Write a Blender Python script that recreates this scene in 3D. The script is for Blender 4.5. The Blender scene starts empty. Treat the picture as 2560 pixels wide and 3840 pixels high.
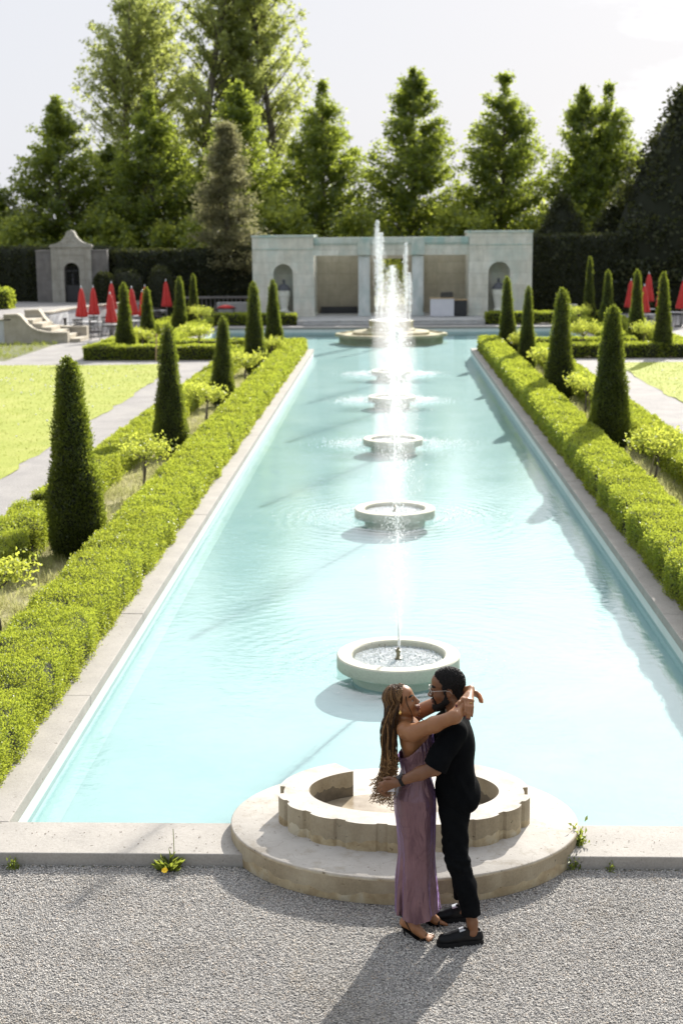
import bpy, bmesh, math, random
import numpy as np
from mathutils import Vector, Matrix, Euler
random.seed(7); RNG = np.random.default_rng(11)
S = bpy.context.scene
COL = S.collection
PI = math.pi
def R(a): return math.radians(a)

# ------------------------------------------------------------------ linking and tagging
def link(o, parent=None):
    COL.objects.link(o)
    if parent is not None: o.parent = parent
    return o
def tag(o, label=None, cat=None, group=None, kind=None):
    if label: o['label'] = label
    if cat: o['category'] = cat
    if group: o['group'] = group
    if kind: o['kind'] = kind
    return o
def thing(name, label, cat, loc=(0, 0, 0), rz=0.0, group=None):
    o = bpy.data.objects.new(name, None); o.empty_display_size = 0.1
    o.location = loc; o.rotation_euler = (0, 0, rz)
    link(o); return tag(o, label, cat, group)
def kids(o): return [c for c in COL.objects if c.parent == o]
def copy_tree(o, loc=None, rz=None, label=None, scale=None, parent=None):
    c = o.copy(); COL.objects.link(c)
    if parent is not None: c.parent = parent
    for k in KIDS.get(o.name, []):
        copy_tree(k, parent=c)
    if loc is not None: c.location = loc
    if rz is not None: c.rotation_euler = (0, 0, rz)
    if label: c['label'] = label
    if scale is not None: c.scale = scale
    return c
KIDS = {}
def reg(o):
    """remember an object's children so copies can follow"""
    if o.parent is not None: KIDS.setdefault(o.parent.name, []).append(o)
    return o

# ------------------------------------------------------------------ meshes from arrays
def mesh_np(name, V, F, mats, parent=None, smooth=False, fm=None, loc=None):
    """V (n,3); F: list of (m,k) int arrays or python lists of faces"""
    V = np.asarray(V, dtype=np.float32)
    me = bpy.data.meshes.new(name)
    if isinstance(F, np.ndarray): F = [F]
    loops = []; starts = []; tot = 0
    for a in F:
        a = np.asarray(a, dtype=np.int32)
        if a.size == 0: continue
        n, k = a.shape
        loops.append(a.ravel()); starts.append(tot + np.arange(n, dtype=np.int32) * k); tot += n * k
    loops = np.concatenate(loops); starts = np.concatenate(starts)
    me.vertices.add(len(V)); me.vertices.foreach_set('co', V.ravel())
    me.loops.add(len(loops)); me.loops.foreach_set('vertex_index', loops)
    me.polygons.add(len(starts)); me.polygons.foreach_set('loop_start', starts)
    if not isinstance(mats, (list, tuple)): mats = [mats]
    for m in mats: me.materials.append(m)
    if fm is not None: me.polygons.foreach_set('material_index', np.asarray(fm, dtype=np.int32))
    me.update(calc_edges=True); me.validate()
    if smooth: me.polygons.foreach_set('use_smooth', np.ones(len(starts), dtype=bool))
    o = bpy.data.objects.new(name, me)
    if loc is not None: o.location = loc
    link(o, parent); return reg(o)

class MB:
    """collects simple solids into one mesh"""
    def __init__(s): s.v = []; s.f = []; s.m = []; s.mi = 0
    def add(s, V, F):
        b = len(s.v); s.v += [tuple(map(float, p)) for p in V]
        for f in F: s.f.append(tuple(b + i for i in f)); s.m.append(s.mi)
        return s
    def box(s, x0, x1, y0, y1, z0, z1, bev=0.0, rz=0.0, c=None):
        bm = bmesh.new(); bmesh.ops.create_cube(bm, size=1)
        for v in bm.verts:
            v.co = Vector(((x0 + x1) / 2 + v.co.x * (x1 - x0), (y0 + y1) / 2 + v.co.y * (y1 - y0), (z0 + z1) / 2 + v.co.z * (z1 - z0)))
        if bev > 0: bmesh.ops.bevel(bm, geom=list(bm.edges), offset=bev, segments=2, affect='EDGES', profile=0.5)
        if rz:
            cc = Vector(c) if c else Vector(((x0 + x1) / 2, (y0 + y1) / 2, 0))
            bmesh.ops.rotate(bm, cent=cc, matrix=Matrix.Rotation(rz, 3, 'Z'), verts=bm.verts)
        return s.bm(bm)
    def bm(s, bm):
        bm.verts.index_update()
        s.add([v.co[:] for v in bm.verts], [[v.index for v in f.verts] for f in bm.faces]); bm.free(); return s
    def prism(s, poly, z0, z1, hole=None):
        n = len(poly)
        V = [(x, y, z0) for x, y in poly] + [(x, y, z1) for x, y in poly]
        F = [(i, (i + 1) % n, n + (i + 1) % n, n + i) for i in range(n)] + [tuple(range(n, 2 * n)), tuple(range(n - 1, -1, -1))]
        return s.add(V, F)
    def prism_y(s, poly, y0, y1):
        n = len(poly)
        V = [(x, y0, z) for x, z in poly] + [(x, y1, z) for x, z in poly]
        F = [(i, (i + 1) % n, n + (i + 1) % n, n + i) for i in range(n)] + [tuple(range(n, 2 * n)), tuple(range(n - 1, -1, -1))]
        return s.add(V, F)
    def tube(s, pts, rad, n=8, cap=True):
        pts = [Vector(p) for p in pts]; k = len(pts)
        if not isinstance(rad, (list, tuple, np.ndarray)): rad = [rad] * k
        V = []; F = []; up = None
        for i, p in enumerate(pts):
            t = (pts[min(i + 1, k - 1)] - pts[max(i - 1, 0)])
            t = t.normalized() if t.length > 1e-9 else Vector((0, 0, 1))
            if up is None:
                up = t.cross(Vector((0.31, 0.95, 0.05)));
                if up.length < 0.1: up = t.cross(Vector((1, 0, 0)))
            up = (up - t * up.dot(t)); up = up.normalized() if up.length > 1e-6 else t.orthogonal().normalized()
            w = t.cross(up)
            for j in range(n):
                a = 2 * PI * j / n
                V.append(p + (up * math.cos(a) + w * math.sin(a)) * rad[i])
        for i in range(k - 1):
            for j in range(n):
                F.append((i * n + j, i * n + (j + 1) % n, (i + 1) * n + (j + 1) % n, (i + 1) * n + j))
        if cap: F += [tuple(range(n - 1, -1, -1)), tuple(range((k - 1) * n, k * n))]
        return s.add(V, F)
    def lathe(s, prof, n=32, c=(0, 0), fold=None, close=True):
        """prof: list of (r,z)"""
        V = []; F = []; k = len(prof)
        for i, (r, z) in enumerate(prof):
            for j in range(n):
                a = 2 * PI * j / n; rr = r * (fold(a, i / (k - 1)) if fold else 1)
                V.append((c[0] + rr * math.cos(a), c[1] + rr * math.sin(a), z))
        for i in range(k - 1):
            for j in range(n):
                F.append((i * n + j, i * n + (j + 1) % n, (i + 1) * n + (j + 1) % n, (i + 1) * n + j))
        if close: F += [tuple(range(n - 1, -1, -1)), tuple(range((k - 1) * n, k * n))]
        return s.add(V, F)
    def ell(s, c, r, seg=16, rings=10):
        bm = bmesh.new(); bmesh.ops.create_uvsphere(bm, u_segments=seg, v_segments=rings, radius=1)
        for v in bm.verts: v.co = Vector((c[0] + v.co.x * r[0], c[1] + v.co.y * r[1], c[2] + v.co.z * r[2]))
        return s.bm(bm)
    def build(s, name, mat, parent=None, smooth=False, loc=None, angle=None):
        me = bpy.data.meshes.new(name); me.from_pydata(s.v, [], s.f)
        for m in (mat if isinstance(mat, (list, tuple)) else [mat]): me.materials.append(m)
        me.polygons.foreach_set('material_index', np.asarray(s.m, dtype=np.int32)); me.update()
        if smooth:
            me.polygons.foreach_set('use_smooth', np.ones(len(s.f), dtype=bool))
            if angle: me.set_sharp_from_angle(angle=R(angle))
        o = bpy.data.objects.new(name, me)
        if loc is not None: o.location = loc
        link(o, parent); return reg(o)

# ------------------------------------------------------------------ materials
def nmat(name):
    m = bpy.data.materials.new(name); m.use_nodes = True
    nt = m.node_tree; nt.nodes.clear()
    out = nt.nodes.new('ShaderNodeOutputMaterial')
    return m, nt, out
def nd(nt, t, **kw):
    n = nt.nodes.new(t)
    for k, v in kw.items():
        if k in n.inputs.keys() if isinstance(k, str) else False: n.inputs[k].default_value = v
        else: setattr(n, k, v)
    return n
def rgba(c): return (c[0], c[1], c[2], 1.0)
def ramp(nt, fac, stops):
    r = nt.nodes.new('ShaderNodeValToRGB'); cr = r.color_ramp
    while len(cr.elements) < len(stops): cr.elements.new(0.5)
    for e, (p, c) in zip(cr.elements, stops): e.position = p; e.color = rgba(c)
    nt.links.new(fac, r.inputs['Fac']); return r.outputs['Color']
def noise(nt, vec, scale, detail=5, rough=0.6, dist=0.0):
    n = nt.nodes.new('ShaderNodeTexNoise'); n.inputs['Scale'].default_value = scale
    n.inputs['Detail'].default_value = detail; n.inputs['Roughness'].default_value = rough; n.inputs['Distortion'].default_value = dist
    nt.links.new(vec, n.inputs['Vector']); return n.outputs['Fac']
def mixc(nt, a, b, fac, mode='MIX'):
    m = nt.nodes.new('ShaderNodeMix'); m.data_type = 'RGBA'; m.blend_type = mode
    if hasattr(fac, 'links'): nt.links.new(fac, m.inputs[0])
    else: m.inputs[0].default_value = fac
    for i, x in ((6, a), (7, b)):
        if hasattr(x, 'links'): nt.links.new(x, m.inputs[i])
        else: m.inputs[i].default_value = rgba(x)
    return m.outputs[2]
def math_(nt, op, a, b=None, clamp=False):
    m = nt.nodes.new('ShaderNodeMath'); m.operation = op; m.use_clamp = clamp
    for i, x in enumerate((a, b)):
        if x is None: continue
        if hasattr(x, 'links'): nt.links.new(x, m.inputs[i])
        else: m.inputs[i].default_value = x
    return m.outputs[0]
def mapped(nt, scale=(1, 1, 1), world=True):
    if world: g = nt.nodes.new('ShaderNodeNewGeometry'); src = g.outputs['Position']
    else: g = nt.nodes.new('ShaderNodeTexCoord'); src = g.outputs['Object']
    mp = nt.nodes.new('ShaderNodeMapping'); mp.inputs['Scale'].default_value = scale
    nt.links.new(src, mp.inputs['Vector']); return mp.outputs['Vector']
def bump(nt, h, strength, dist=0.01):
    b = nt.nodes.new('ShaderNodeBump'); b.inputs['Strength'].default_value = strength; b.inputs['Distance'].default_value = dist
    nt.links.new(h, b.inputs['Height']); return b.outputs['Normal']
def pbsdf(nt, out, col, rough=0.6, normal=None, metal=0.0, spec=0.5, **kw):
    p = nt.nodes.new('ShaderNodeBsdfPrincipled')
    if hasattr(col, 'links'): nt.links.new(col, p.inputs['Base Color'])
    else: p.inputs['Base Color'].default_value = rgba(col)
    if hasattr(rough, 'links'): nt.links.new(rough, p.inputs['Roughness'])
    else: p.inputs['Roughness'].default_value = rough
    p.inputs['Metallic'].default_value = metal; p.inputs['Specular IOR Level'].default_value = spec
    for k, v in kw.items(): p.inputs[k.replace('_', ' ')].default_value = v
    if normal is not None: nt.links.new(normal, p.inputs['Normal'])
    nt.links.new(p.outputs[0], out.inputs['Surface']); return p
def M(name, c1, c2=None, scale=4.0, rough=0.7, bmp=0.0, bscale=60.0, bdist=0.01, metal=0.0, spec=0.4, world=False, stops=None, vec_scale=(1, 1, 1), **kw):
    m, nt, out = nmat(name); v = mapped(nt, vec_scale, world)
    col = c1
    if c2 is not None: col = ramp(nt, noise(nt, v, scale, 6, 0.62), stops and [(stops[0], c1), (stops[1], c2)] or [(0.3, c1), (0.7, c2)])
    nrm = bump(nt, noise(nt, v, bscale, 4, 0.6), bmp, bdist) if bmp else None
    pbsdf(nt, out, col, rough, nrm, metal, spec, **kw); return m
VARC = ((0.66, 0.60, 0.5), (1.06, 1.08, 1.0))
def leafmat(name, cols, tcol, trans=0.45, gloss=0.06, grough=0.45):
    m, nt, out = nmat(name)
    g = nt.nodes.new('ShaderNodeNewGeometry')
    c = ramp(nt, g.outputs['Random Per Island'], [(i / (len(cols) - 1), x) for i, x in enumerate(cols)])
    c = mixc(nt, c, ramp(nt, noise(nt, mapped(nt), 0.9, 5, 0.65), [(0.34, VARC[0]), (0.62, VARC[1])]), 0.75, 'MULTIPLY')   # patches of older and fresher growth
    d = nt.nodes.new('ShaderNodeBsdfDiffuse'); nt.links.new(c, d.inputs['Color'])
    t = nt.nodes.new('ShaderNodeBsdfTranslucent')
    nt.links.new(mixc(nt, c, tcol, 0.65), t.inputs['Color'])
    a = nt.nodes.new('ShaderNodeMixShader'); a.inputs[0].default_value = trans
    nt.links.new(d.outputs[0], a.inputs[1]); nt.links.new(t.outputs[0], a.inputs[2])
    gl = nt.nodes.new('ShaderNodeBsdfGlossy'); gl.inputs['Roughness'].default_value = grough
    b = nt.nodes.new('ShaderNodeMixShader'); b.inputs[0].default_value = gloss
    nt.links.new(a.outputs[0], b.inputs[1]); nt.links.new(gl.outputs[0], b.inputs[2])
    nt.links.new(b.outputs[0], out.inputs['Surface']); return m
def stone(name, base, dark, moss=None, moss_amt=0.0, streak=True, rough=0.85, joint=None, world=True):
    """weathered stone: mottled base, vertical streaks, pits, optional moss patches and coursed joints"""
    m, nt, out = nmat(name); v = mapped(nt, (1, 1, 1), world)
    n1 = noise(nt, v, 2.2, 7, 0.65); col = ramp(nt, n1, [(0.32, dark), (0.66, base)])
    fine = noise(nt, v, 55, 5, 0.7)
    col = mixc(nt, col, ramp(nt, fine, [(0.35, (0.55, 0.53, 0.5)), (0.6, (1, 1, 1))]), 0.35, 'MULTIPLY')
    if streak:
        vs = mapped(nt, (2.4, 2.4, 0.5), world)
        s = noise(nt, vs, 1.2, 6, 0.65, 0.5)
        col = mixc(nt, col, ramp(nt, s, [(0.38, (0.68, 0.65, 0.58)), (0.62, (1, 1, 1))]), 0.38, 'MULTIPLY')
    pit = noise(nt, v, 26, 2, 0.5)
    col = mixc(nt, col, ramp(nt, pit, [(0.26, (0.3, 0.27, 0.22)), (0.31, (1, 1, 1))]), 0.8, 'MULTIPLY')
    if moss:
        mo = noise(nt, mapped(nt, (1, 1, 0.55), world), 1.1, 6, 0.62)
        f = math_(nt, 'MULTIPLY', ramp(nt, mo, [(0.47, (0, 0, 0)), (0.6, (1, 1, 1))]), moss_amt)
        col = mixc(nt, col, moss, f)
    if joint:
        br = nt.nodes.new('ShaderNodeTexBrick'); br.inputs['Scale'].default_value = 1.0
        br.inputs['Brick Width'].default_value = joint[0]; br.inputs['Row Height'].default_value = joint[1]; br.inputs['Mortar Size'].default_value = 0.008
        br.inputs['Color1'].default_value = (1, 1, 1, 1); br.inputs['Color2'].default_value = (0.86, 0.85, 0.83, 1); br.inputs['Mortar'].default_value = (0.6, 0.58, 0.55, 1)
        g = nt.nodes.new('ShaderNodeNewGeometry'); sx = nt.nodes.new('ShaderNodeSeparateXYZ'); nt.links.new(g.outputs['Position'], sx.inputs[0])
        cx = nt.nodes.new('ShaderNodeCombineXYZ'); nt.links.new(math_(nt, 'ADD', sx.outputs['X'], sx.outputs['Y']), cx.inputs['X']); nt.links.new(sx.outputs['Z'], cx.inputs['Y'])
        nt.links.new(cx.outputs[0], br.inputs['Vector'])
        col = mixc(nt, col, br.outputs['Color'], 0.8, 'MULTIPLY')
    h = math_(nt, 'ADD', fine, math_(nt, 'MULTIPLY', pit, 0.6))
    pbsdf(nt, out, col, rough, bump(nt, h, 0.35, 0.006), 0, 0.3); return m

# ------------------------------------------------------------------ leaves
def unit(a): return a / np.maximum(np.linalg.norm(a, axis=1, keepdims=True), 1e-9)
def leaf_arrays(P, D, size, aspect=0.5, fold=0.15):
    """one folded quad per leaf: P base points, D direction of the leaf axis"""
    n = len(P); D = unit(D); A = unit(np.cross(D, RNG.normal(size=(n, 3)))); B = np.cross(D, A)
    s = np.broadcast_to(np.asarray(size, dtype=float), (n,))[:, None] * RNG.uniform(0.7, 1.3, (n, 1))
    mid = P + D * s * 0.5
    V = np.stack([P, mid + A * s * aspect * 0.5 + B * s * fold, P + D * s, mid - A * s * aspect * 0.5 + B * s * fold], 1).reshape(-1, 3)
    return V, np.arange(4 * n, dtype=np.int32).reshape(n, 4)
def join_arrays(parts):
    """parts: list of (V, F(ndarray k-cols), material index)"""
    V = []; F = []; fm = []; b = 0
    for v, f, mi in parts:
        V.append(v); F.append(f + b); fm.append(np.full(len(f), mi)); b += len(v)
    return np.concatenate(V), F, np.concatenate(fm)
def tube_arrays(mb):
    """MB with only quads/ngons -> triangles-free arrays not needed; returns V and list"""
    return np.array(mb.v), mb.f

# camera position used for level of detail only
CAM = np.array([0.0, 0.0, 4.53])
# ================================================================== materials
m_gravel, nt, out = nmat('gravel_ground')
v = mapped(nt); vo = nt.nodes.new('ShaderNodeTexVoronoi'); vo.inputs['Scale'].default_value = 78; nt.links.new(v, vo.inputs['Vector'])
hs = nt.nodes.new('ShaderNodeSeparateColor'); nt.links.new(vo.outputs['Color'], hs.inputs[0])
col = ramp(nt, hs.outputs[0], [(0.0, (0.13, 0.125, 0.118)), (0.35, (0.26, 0.25, 0.235)), (0.7, (0.35, 0.335, 0.315)), (1.0, (0.43, 0.41, 0.385))])
col = mixc(nt, col, ramp(nt, noise(nt, v, 1.3, 5), [(0.35, (0.82, 0.8, 0.77)), (0.65, (1, 1, 1))]), 0.8, 'MULTIPLY')
col = mixc(nt, col, ramp(nt, vo.outputs['Distance'], [(0.0, (1, 1, 1)), (0.55, (0.85, 0.85, 0.85)), (0.9, (0.35, 0.34, 0.33))]), 0.8, 'MULTIPLY')
pbsdf(nt, out, col, 0.85, bump(nt, math_(nt, 'MULTIPLY', vo.outputs['Distance'], -1.0), 0.9, 0.012), 0, 0.3)
def pebble_mat(name, c):
    m, nt, out = nmat(name); g = nt.nodes.new('ShaderNodeNewGeometry')
    pv_ = mapped(nt); cc = mixc(nt, ramp(nt, g.outputs['Random Per Island'], c), ramp(nt, noise(nt, pv_, 1.1, 6, 0.65), [(0.33, (0.74, 0.71, 0.66)), (0.5, (0.96, 0.95, 0.94)), (0.68, (1.06, 1.04, 1.0))]), 0.9, 'MULTIPLY')
    cc = mixc(nt, cc, (0.46, 0.38, 0.27), math_(nt, 'MULTIPLY', ramp(nt, noise(nt, pv_, 2.3, 5, 0.6), [(0.60, (0, 0, 0)), (0.72, (1, 1, 1))]), 0.45))
    pbsdf(nt, out, cc, 0.75, None, 0, 0.35); return m
m_pebble = pebble_mat('pebbles', [(0.0, (0.26, 0.25, 0.24)), (0.2, (0.38, 0.365, 0.345)), (0.5, (0.49, 0.47, 0.44)), (0.8, (0.58, 0.56, 0.525)), (0.92, (0.48, 0.40, 0.32)), (1.0, (0.62, 0.60, 0.57))])

m_ground = M('garden_soil', (0.16, 0.15, 0.08), (0.10, 0.12, 0.04), 0.4, 0.95, 0.3, 40, world=True)
m_bed, nt, out = nmat('bed_soil')
v = mapped(nt)
col = ramp(nt, noise(nt, v, 1.6, 7, 0.65), [(0.3, (0.22, 0.20, 0.09)), (0.5, (0.36, 0.34, 0.16)), (0.7, (0.46, 0.43, 0.24))])
col = mixc(nt, col, ramp(nt, noise(nt, v, 40, 4), [(0.35, (0.55, 0.5, 0.42)), (0.6, (1, 1, 1))]), 0.8, 'MULTIPLY')
pbsdf(nt, out, col, 0.95, bump(nt, noise(nt, v, 60, 4), 0.7, 0.02), 0, 0.2)
m_lawn, nt, out = nmat('lawn_turf')
v = mapped(nt)
col = ramp(nt, noise(nt, v, 0.7, 7, 0.65), [(0.3, (0.30, 0.34, 0.065)), (0.5, (0.36, 0.39, 0.08)), (0.7, (0.42, 0.42, 0.12))])
col = mixc(nt, col, ramp(nt, noise(nt, v, 22, 4), [(0.3, (0.62, 0.66, 0.5)), (0.62, (1, 1, 1))]), 0.75, 'MULTIPLY')
pbsdf(nt, out, col, 0.9, bump(nt, noise(nt, v, 45, 4), 0.8, 0.03), 0, 0.2)
m_path, nt, out = nmat('path_gravel')
v = mapped(nt)
col = ramp(nt, noise(nt, v, 0.9, 6, 0.6), [(0.3, (0.27, 0.255, 0.245)), (0.6, (0.35, 0.33, 0.31)), (0.75, (0.38, 0.34, 0.275))])
col = mixc(nt, col, ramp(nt, noise(nt, v, 30, 5, 0.8), [(0.3, (0.5, 0.5, 0.5)), (0.6, (1, 1, 1))]), 0.8, 'MULTIPLY')
pbsdf(nt, out, col, 0.9, bump(nt, noise(nt, v, 60, 3), 0.7, 0.015), 0, 0.25)

m_cop = stone('coping_stone', (0.385, 0.358, 0.322), (0.31, 0.29, 0.262), None, 0, False)
m_plinth, nt, out = nmat('cast_concrete')
v = mapped(nt)
col = ramp(nt, noise(nt, v, 3.0, 7, 0.65), [(0.3, (0.38, 0.35, 0.31)), (0.62, (0.47, 0.44, 0.395))])
g = nt.nodes.new('ShaderNodeNewGeometry'); sn = nt.nodes.new('ShaderNodeSeparateXYZ'); nt.links.new(g.outputs['Normal'], sn.inputs[0])
sp = nt.nodes.new('ShaderNodeSeparateXYZ'); nt.links.new(g.outputs['Position'], sp.inputs[0])
side = math_(nt, 'SUBTRACT', 1.0, math_(nt, 'ABSOLUTE', sn.outputs['Z']), True)
vs = mapped(nt, (2.2, 2.2, 1.6))
st = noise(nt, vs, 2.3, 8, 0.68, 0.3)
stain = ramp(nt, st, [(0.36, (0.74, 0.60, 0.37)), (0.50, (1.0, 0.86, 0.58)), (0.60, (1.12, 1.06, 0.86))])
f_side = math_(nt, 'MULTIPLY', side, 0.95)
col = mixc(nt, col, mixc(nt, col, stain, 1.0, 'MULTIPLY'), f_side)
pit = noise(nt, v, 34, 2, 0.5)
col = mixc(nt, col, ramp(nt, pit, [(0.27, (0.3, 0.27, 0.22)), (0.32, (1, 1, 1))]), 0.7, 'MULTIPLY')
blot = noise(nt, v, 5.5, 6, 0.7)
col = mixc(nt, col, ramp(nt, blot, [(0.36, (0.74, 0.7, 0.63)), (0.5, (1, 1, 1))]), 0.7, 'MULTIPLY')
crk = nt.nodes.new('ShaderNodeTexVoronoi'); crk.feature = 'DISTANCE_TO_EDGE'; crk.inputs['Scale'].default_value = 1.1
vd = nt.nodes.new('ShaderNodeVectorMath'); vd.operation = 'ADD'
nn = nt.nodes.new('ShaderNodeTexNoise'); nn.inputs['Scale'].default_value = 4; nt.links.new(v, nn.inputs['Vector'])
vm = nt.nodes.new('ShaderNodeVectorMath'); vm.operation = 'SCALE'; vm.inputs['Scale'].default_value = 0.35; nt.links.new(nn.outputs['Color'], vm.inputs[0])
nt.links.new(v, vd.inputs[0]); nt.links.new(vm.outputs[0], vd.inputs[1]); nt.links.new(vd.outputs[0], crk.inputs['Vector'])
col = mixc(nt, col, ramp(nt, crk.outputs['Distance'], [(0.0, (0.5, 0.47, 0.42)), (0.0035, (1, 1, 1))]), 0.35, 'MULTIPLY')
pbsdf(nt, out, col, 0.85, bump(nt, math_(nt, 'ADD', noise(nt, v, 70, 4), math_(nt, 'MULTIPLY', pit, 0.7)), 0.35, 0.005), 0, 0.3)
m_stained = stone('stained_concrete', (0.40, 0.335, 0.225), (0.27, 0.22, 0.145), (0.46, 0.41, 0.31), 0.5, True)
m_wetdark = M('wet_dark_concrete', (0.07, 0.055, 0.035), (0.15, 0.12, 0.08), 9, 0.3, 0.3, 40, 0.004, spec=0.6, world=True)
m_wet = M('wet_concrete', (0.20, 0.15, 0.09), (0.42, 0.36, 0.27), 4, 0.25, 0.3, 40, 0.004, spec=0.6, world=True)
m_ring = stone('ring_stone', (0.66, 0.63, 0.53), (0.56, 0.54, 0.43), (0.46, 0.49, 0.35), 0.35, False)
m_farbasin = stone('far_basin_stone', (0.47, 0.42, 0.29), (0.34, 0.30, 0.19), (0.26, 0.27, 0.12), 0.5, False)
m_poolwall = M('pool_wall_paint', (0.58, 0.63, 0.59), (0.66, 0.69, 0.66), 3, 0.7, 0.2, 60, world=True)
m_poolfloor, nt, out = nmat('pool_floor_paint')
v = mapped(nt)
col = ramp(nt, noise(nt, v, 0.35, 6, 0.6), [(0.3, (0.205, 0.33, 0.335)), (0.7, (0.255, 0.366, 0.366))])
gy = nt.nodes.new('ShaderNodeNewGeometry'); sy = nt.nodes.new('ShaderNodeSeparateXYZ'); nt.links.new(gy.outputs['Position'], sy.inputs[0])
vc = nt.nodes.new('ShaderNodeTexVoronoi'); vc.feature = 'DISTANCE_TO_EDGE'; vc.inputs['Scale'].default_value = 3.2
nt.links.new(v, vc.inputs['Vector'])
pale = math_(nt, 'MULTIPLY', ramp(nt, noise(nt, v, 0.9, 8, 0.7), [(0.42, (0, 0, 0)), (0.7, (1, 1, 1))]), 0.25)
col = mixc(nt, col, (0.42, 0.52, 0.52), pale)
dirt = noise(nt, v, 1.7, 8, 0.75, 0.6)
col = mixc(nt, col, ramp(nt, dirt, [(0.27, (0.66, 0.72, 0.70)), (0.36, (1, 1, 1))]), 0.7, 'MULTIPLY')
pbsdf(nt, out, col, 0.8, None, 0, 0.3)

# pool water: see-through with Fresnel reflection, wind ripple and rings spreading from each fountain
m_water, nt, out = nmat('pool_water')
v = mapped(nt)
g = nt.nodes.new('ShaderNodeNewGeometry'); s3 = nt.nodes.new('ShaderNodeSeparateXYZ'); nt.links.new(g.outputs['Position'], s3.inputs[0])
yy = math_(nt, 'SUBTRACT', s3.outputs['Y'], 15.1 - 4.15)
ym = math_(nt, 'SUBTRACT', math_(nt, 'MODULO', yy, 8.3), 4.15)
xx = math_(nt, 'SUBTRACT', s3.outputs['X'], 0.105)
d2 = math_(nt, 'SQRT', math_(nt, 'ADD', math_(nt, 'MULTIPLY', xx, xx), math_(nt, 'MULTIPLY', ym, ym)))
dj = math_(nt, 'ADD', d2, math_(nt, 'MULTIPLY', noise(nt, v, 1.3, 3), 0.55))
wv = math_(nt, 'SINE', math_(nt, 'MULTIPLY', dj, 30.0))
fall = math_(nt, 'DIVIDE', 1.0, math_(nt, 'ADD', 1.0, math_(nt, 'MULTIPLY', d2, d2)))
rip = math_(nt, 'MULTIPLY', math_(nt, 'MULTIPLY', wv, fall), 0.6)
chop = math_(nt, 'MULTIPLY', noise(nt, mapped(nt, (1.0, 1.7, 1)), 5.5, 4, 0.55, 0.4), 1.4)
fine = math_(nt, 'MULTIPLY', noise(nt, mapped(nt, (1.0, 1.5, 1)), 21.0, 3, 0.55), 0.35)
patch = ramp(nt, noise(nt, v, 0.45, 3), [(0.35, (0.35, 0.35, 0.35)), (0.65, (1, 1, 1))])
h = math_(nt, 'ADD', math_(nt, 'MULTIPLY', math_(nt, 'ADD', chop, fine), patch), rip)
nrm = bump(nt, h, 0.5, 0.0075)
tr = nt.nodes.new('ShaderNodeBsdfTransparent'); tr.inputs['Color'].default_value = (0.88, 0.97, 0.965, 1)
gl = nt.nodes.new('ShaderNodeBsdfGlossy'); gl.inputs['Roughness'].default_value = 0.03; gl.inputs['Color'].default_value = (1, 1, 1, 1)
fr = nt.nodes.new('ShaderNodeFresnel')
nt.links.new(math_(nt, 'SUBTRACT', 1.36, math_(nt, 'MULTIPLY', g.outputs['Backfacing'], 1.36 - 1 / 1.36)), fr.inputs['IOR'])   # no bending modelled, so both faces reflect alike
nt.links.new(nrm, gl.inputs['Normal']); nt.links.new(nrm, fr.inputs['Normal'])
mx = nt.nodes.new('ShaderNodeMixShader')
nt.links.new(math_(nt, 'MINIMUM', fr.outputs[0], 0.42), mx.inputs[0]); nt.links.new(tr.outputs[0], mx.inputs[1]); nt.links.new(gl.outputs[0], mx.inputs[2])   # wavelets keep far water from turning into a full mirror
nt.links.new(mx.outputs[0], out.inputs['Surface'])

# spray and foam
def spray_mat(name, t=0.55, clear=.0):
    m, nt, out = nmat(name)
    d = nt.nodes.new('ShaderNodeBsdfDiffuse'); d.inputs['Color'].default_value = (0.93, 0.96, 0.97, 1)
    tl = nt.nodes.new('ShaderNodeBsdfTranslucent'); tl.inputs['Color'].default_value = (0.95, 0.98, 0.99, 1)
    a = nt.nodes.new('ShaderNodeMixShader'); a.inputs[0].default_value = t
    nt.links.new(d.outputs[0], a.inputs[1]); nt.links.new(tl.outputs[0], a.inputs[2])
    gg = nt.nodes.new('ShaderNodeBsdfGlossy'); gg.inputs['Roughness'].default_value = 0.25
    b = nt.nodes.new('ShaderNodeMixShader'); b.inputs[0].default_value = 0.12
    nt.links.new(a.outputs[0], b.inputs[1]); nt.links.new(gg.outputs[0], b.inputs[2])
    tp = nt.nodes.new('ShaderNodeBsdfTransparent'); c_ = nt.nodes.new('ShaderNodeMixShader'); c_.inputs[0].default_value = clear   # drops let much of the light straight through
    nt.links.new(b.outputs[0], c_.inputs[1]); nt.links.new(tp.outputs[0], c_.inputs[2]); nt.links.new(c_.outputs[0], out.inputs['Surface']); return m
m_spray = spray_mat('water_spray', 0.6, .56)
m_foam = spray_mat('foam', 0.35)
m_mist, nt, out = nmat('fine_mist')
def mistvol(m, nt, out, d):
    pv = nt.nodes.new('ShaderNodeVolumePrincipled'); pv.inputs['Color'].default_value = (1, 1, 1, 1); pv.inputs['Density'].default_value = d; pv.inputs['Anisotropy'].default_value = 0.35
    nt.links.new(pv.outputs[0], out.inputs['Volume'])
mistvol(m_mist, nt, out, .17)
m_mist_thin, nt, out = nmat('thin_mist'); mistvol(m_mist_thin, nt, out, .11)

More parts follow.
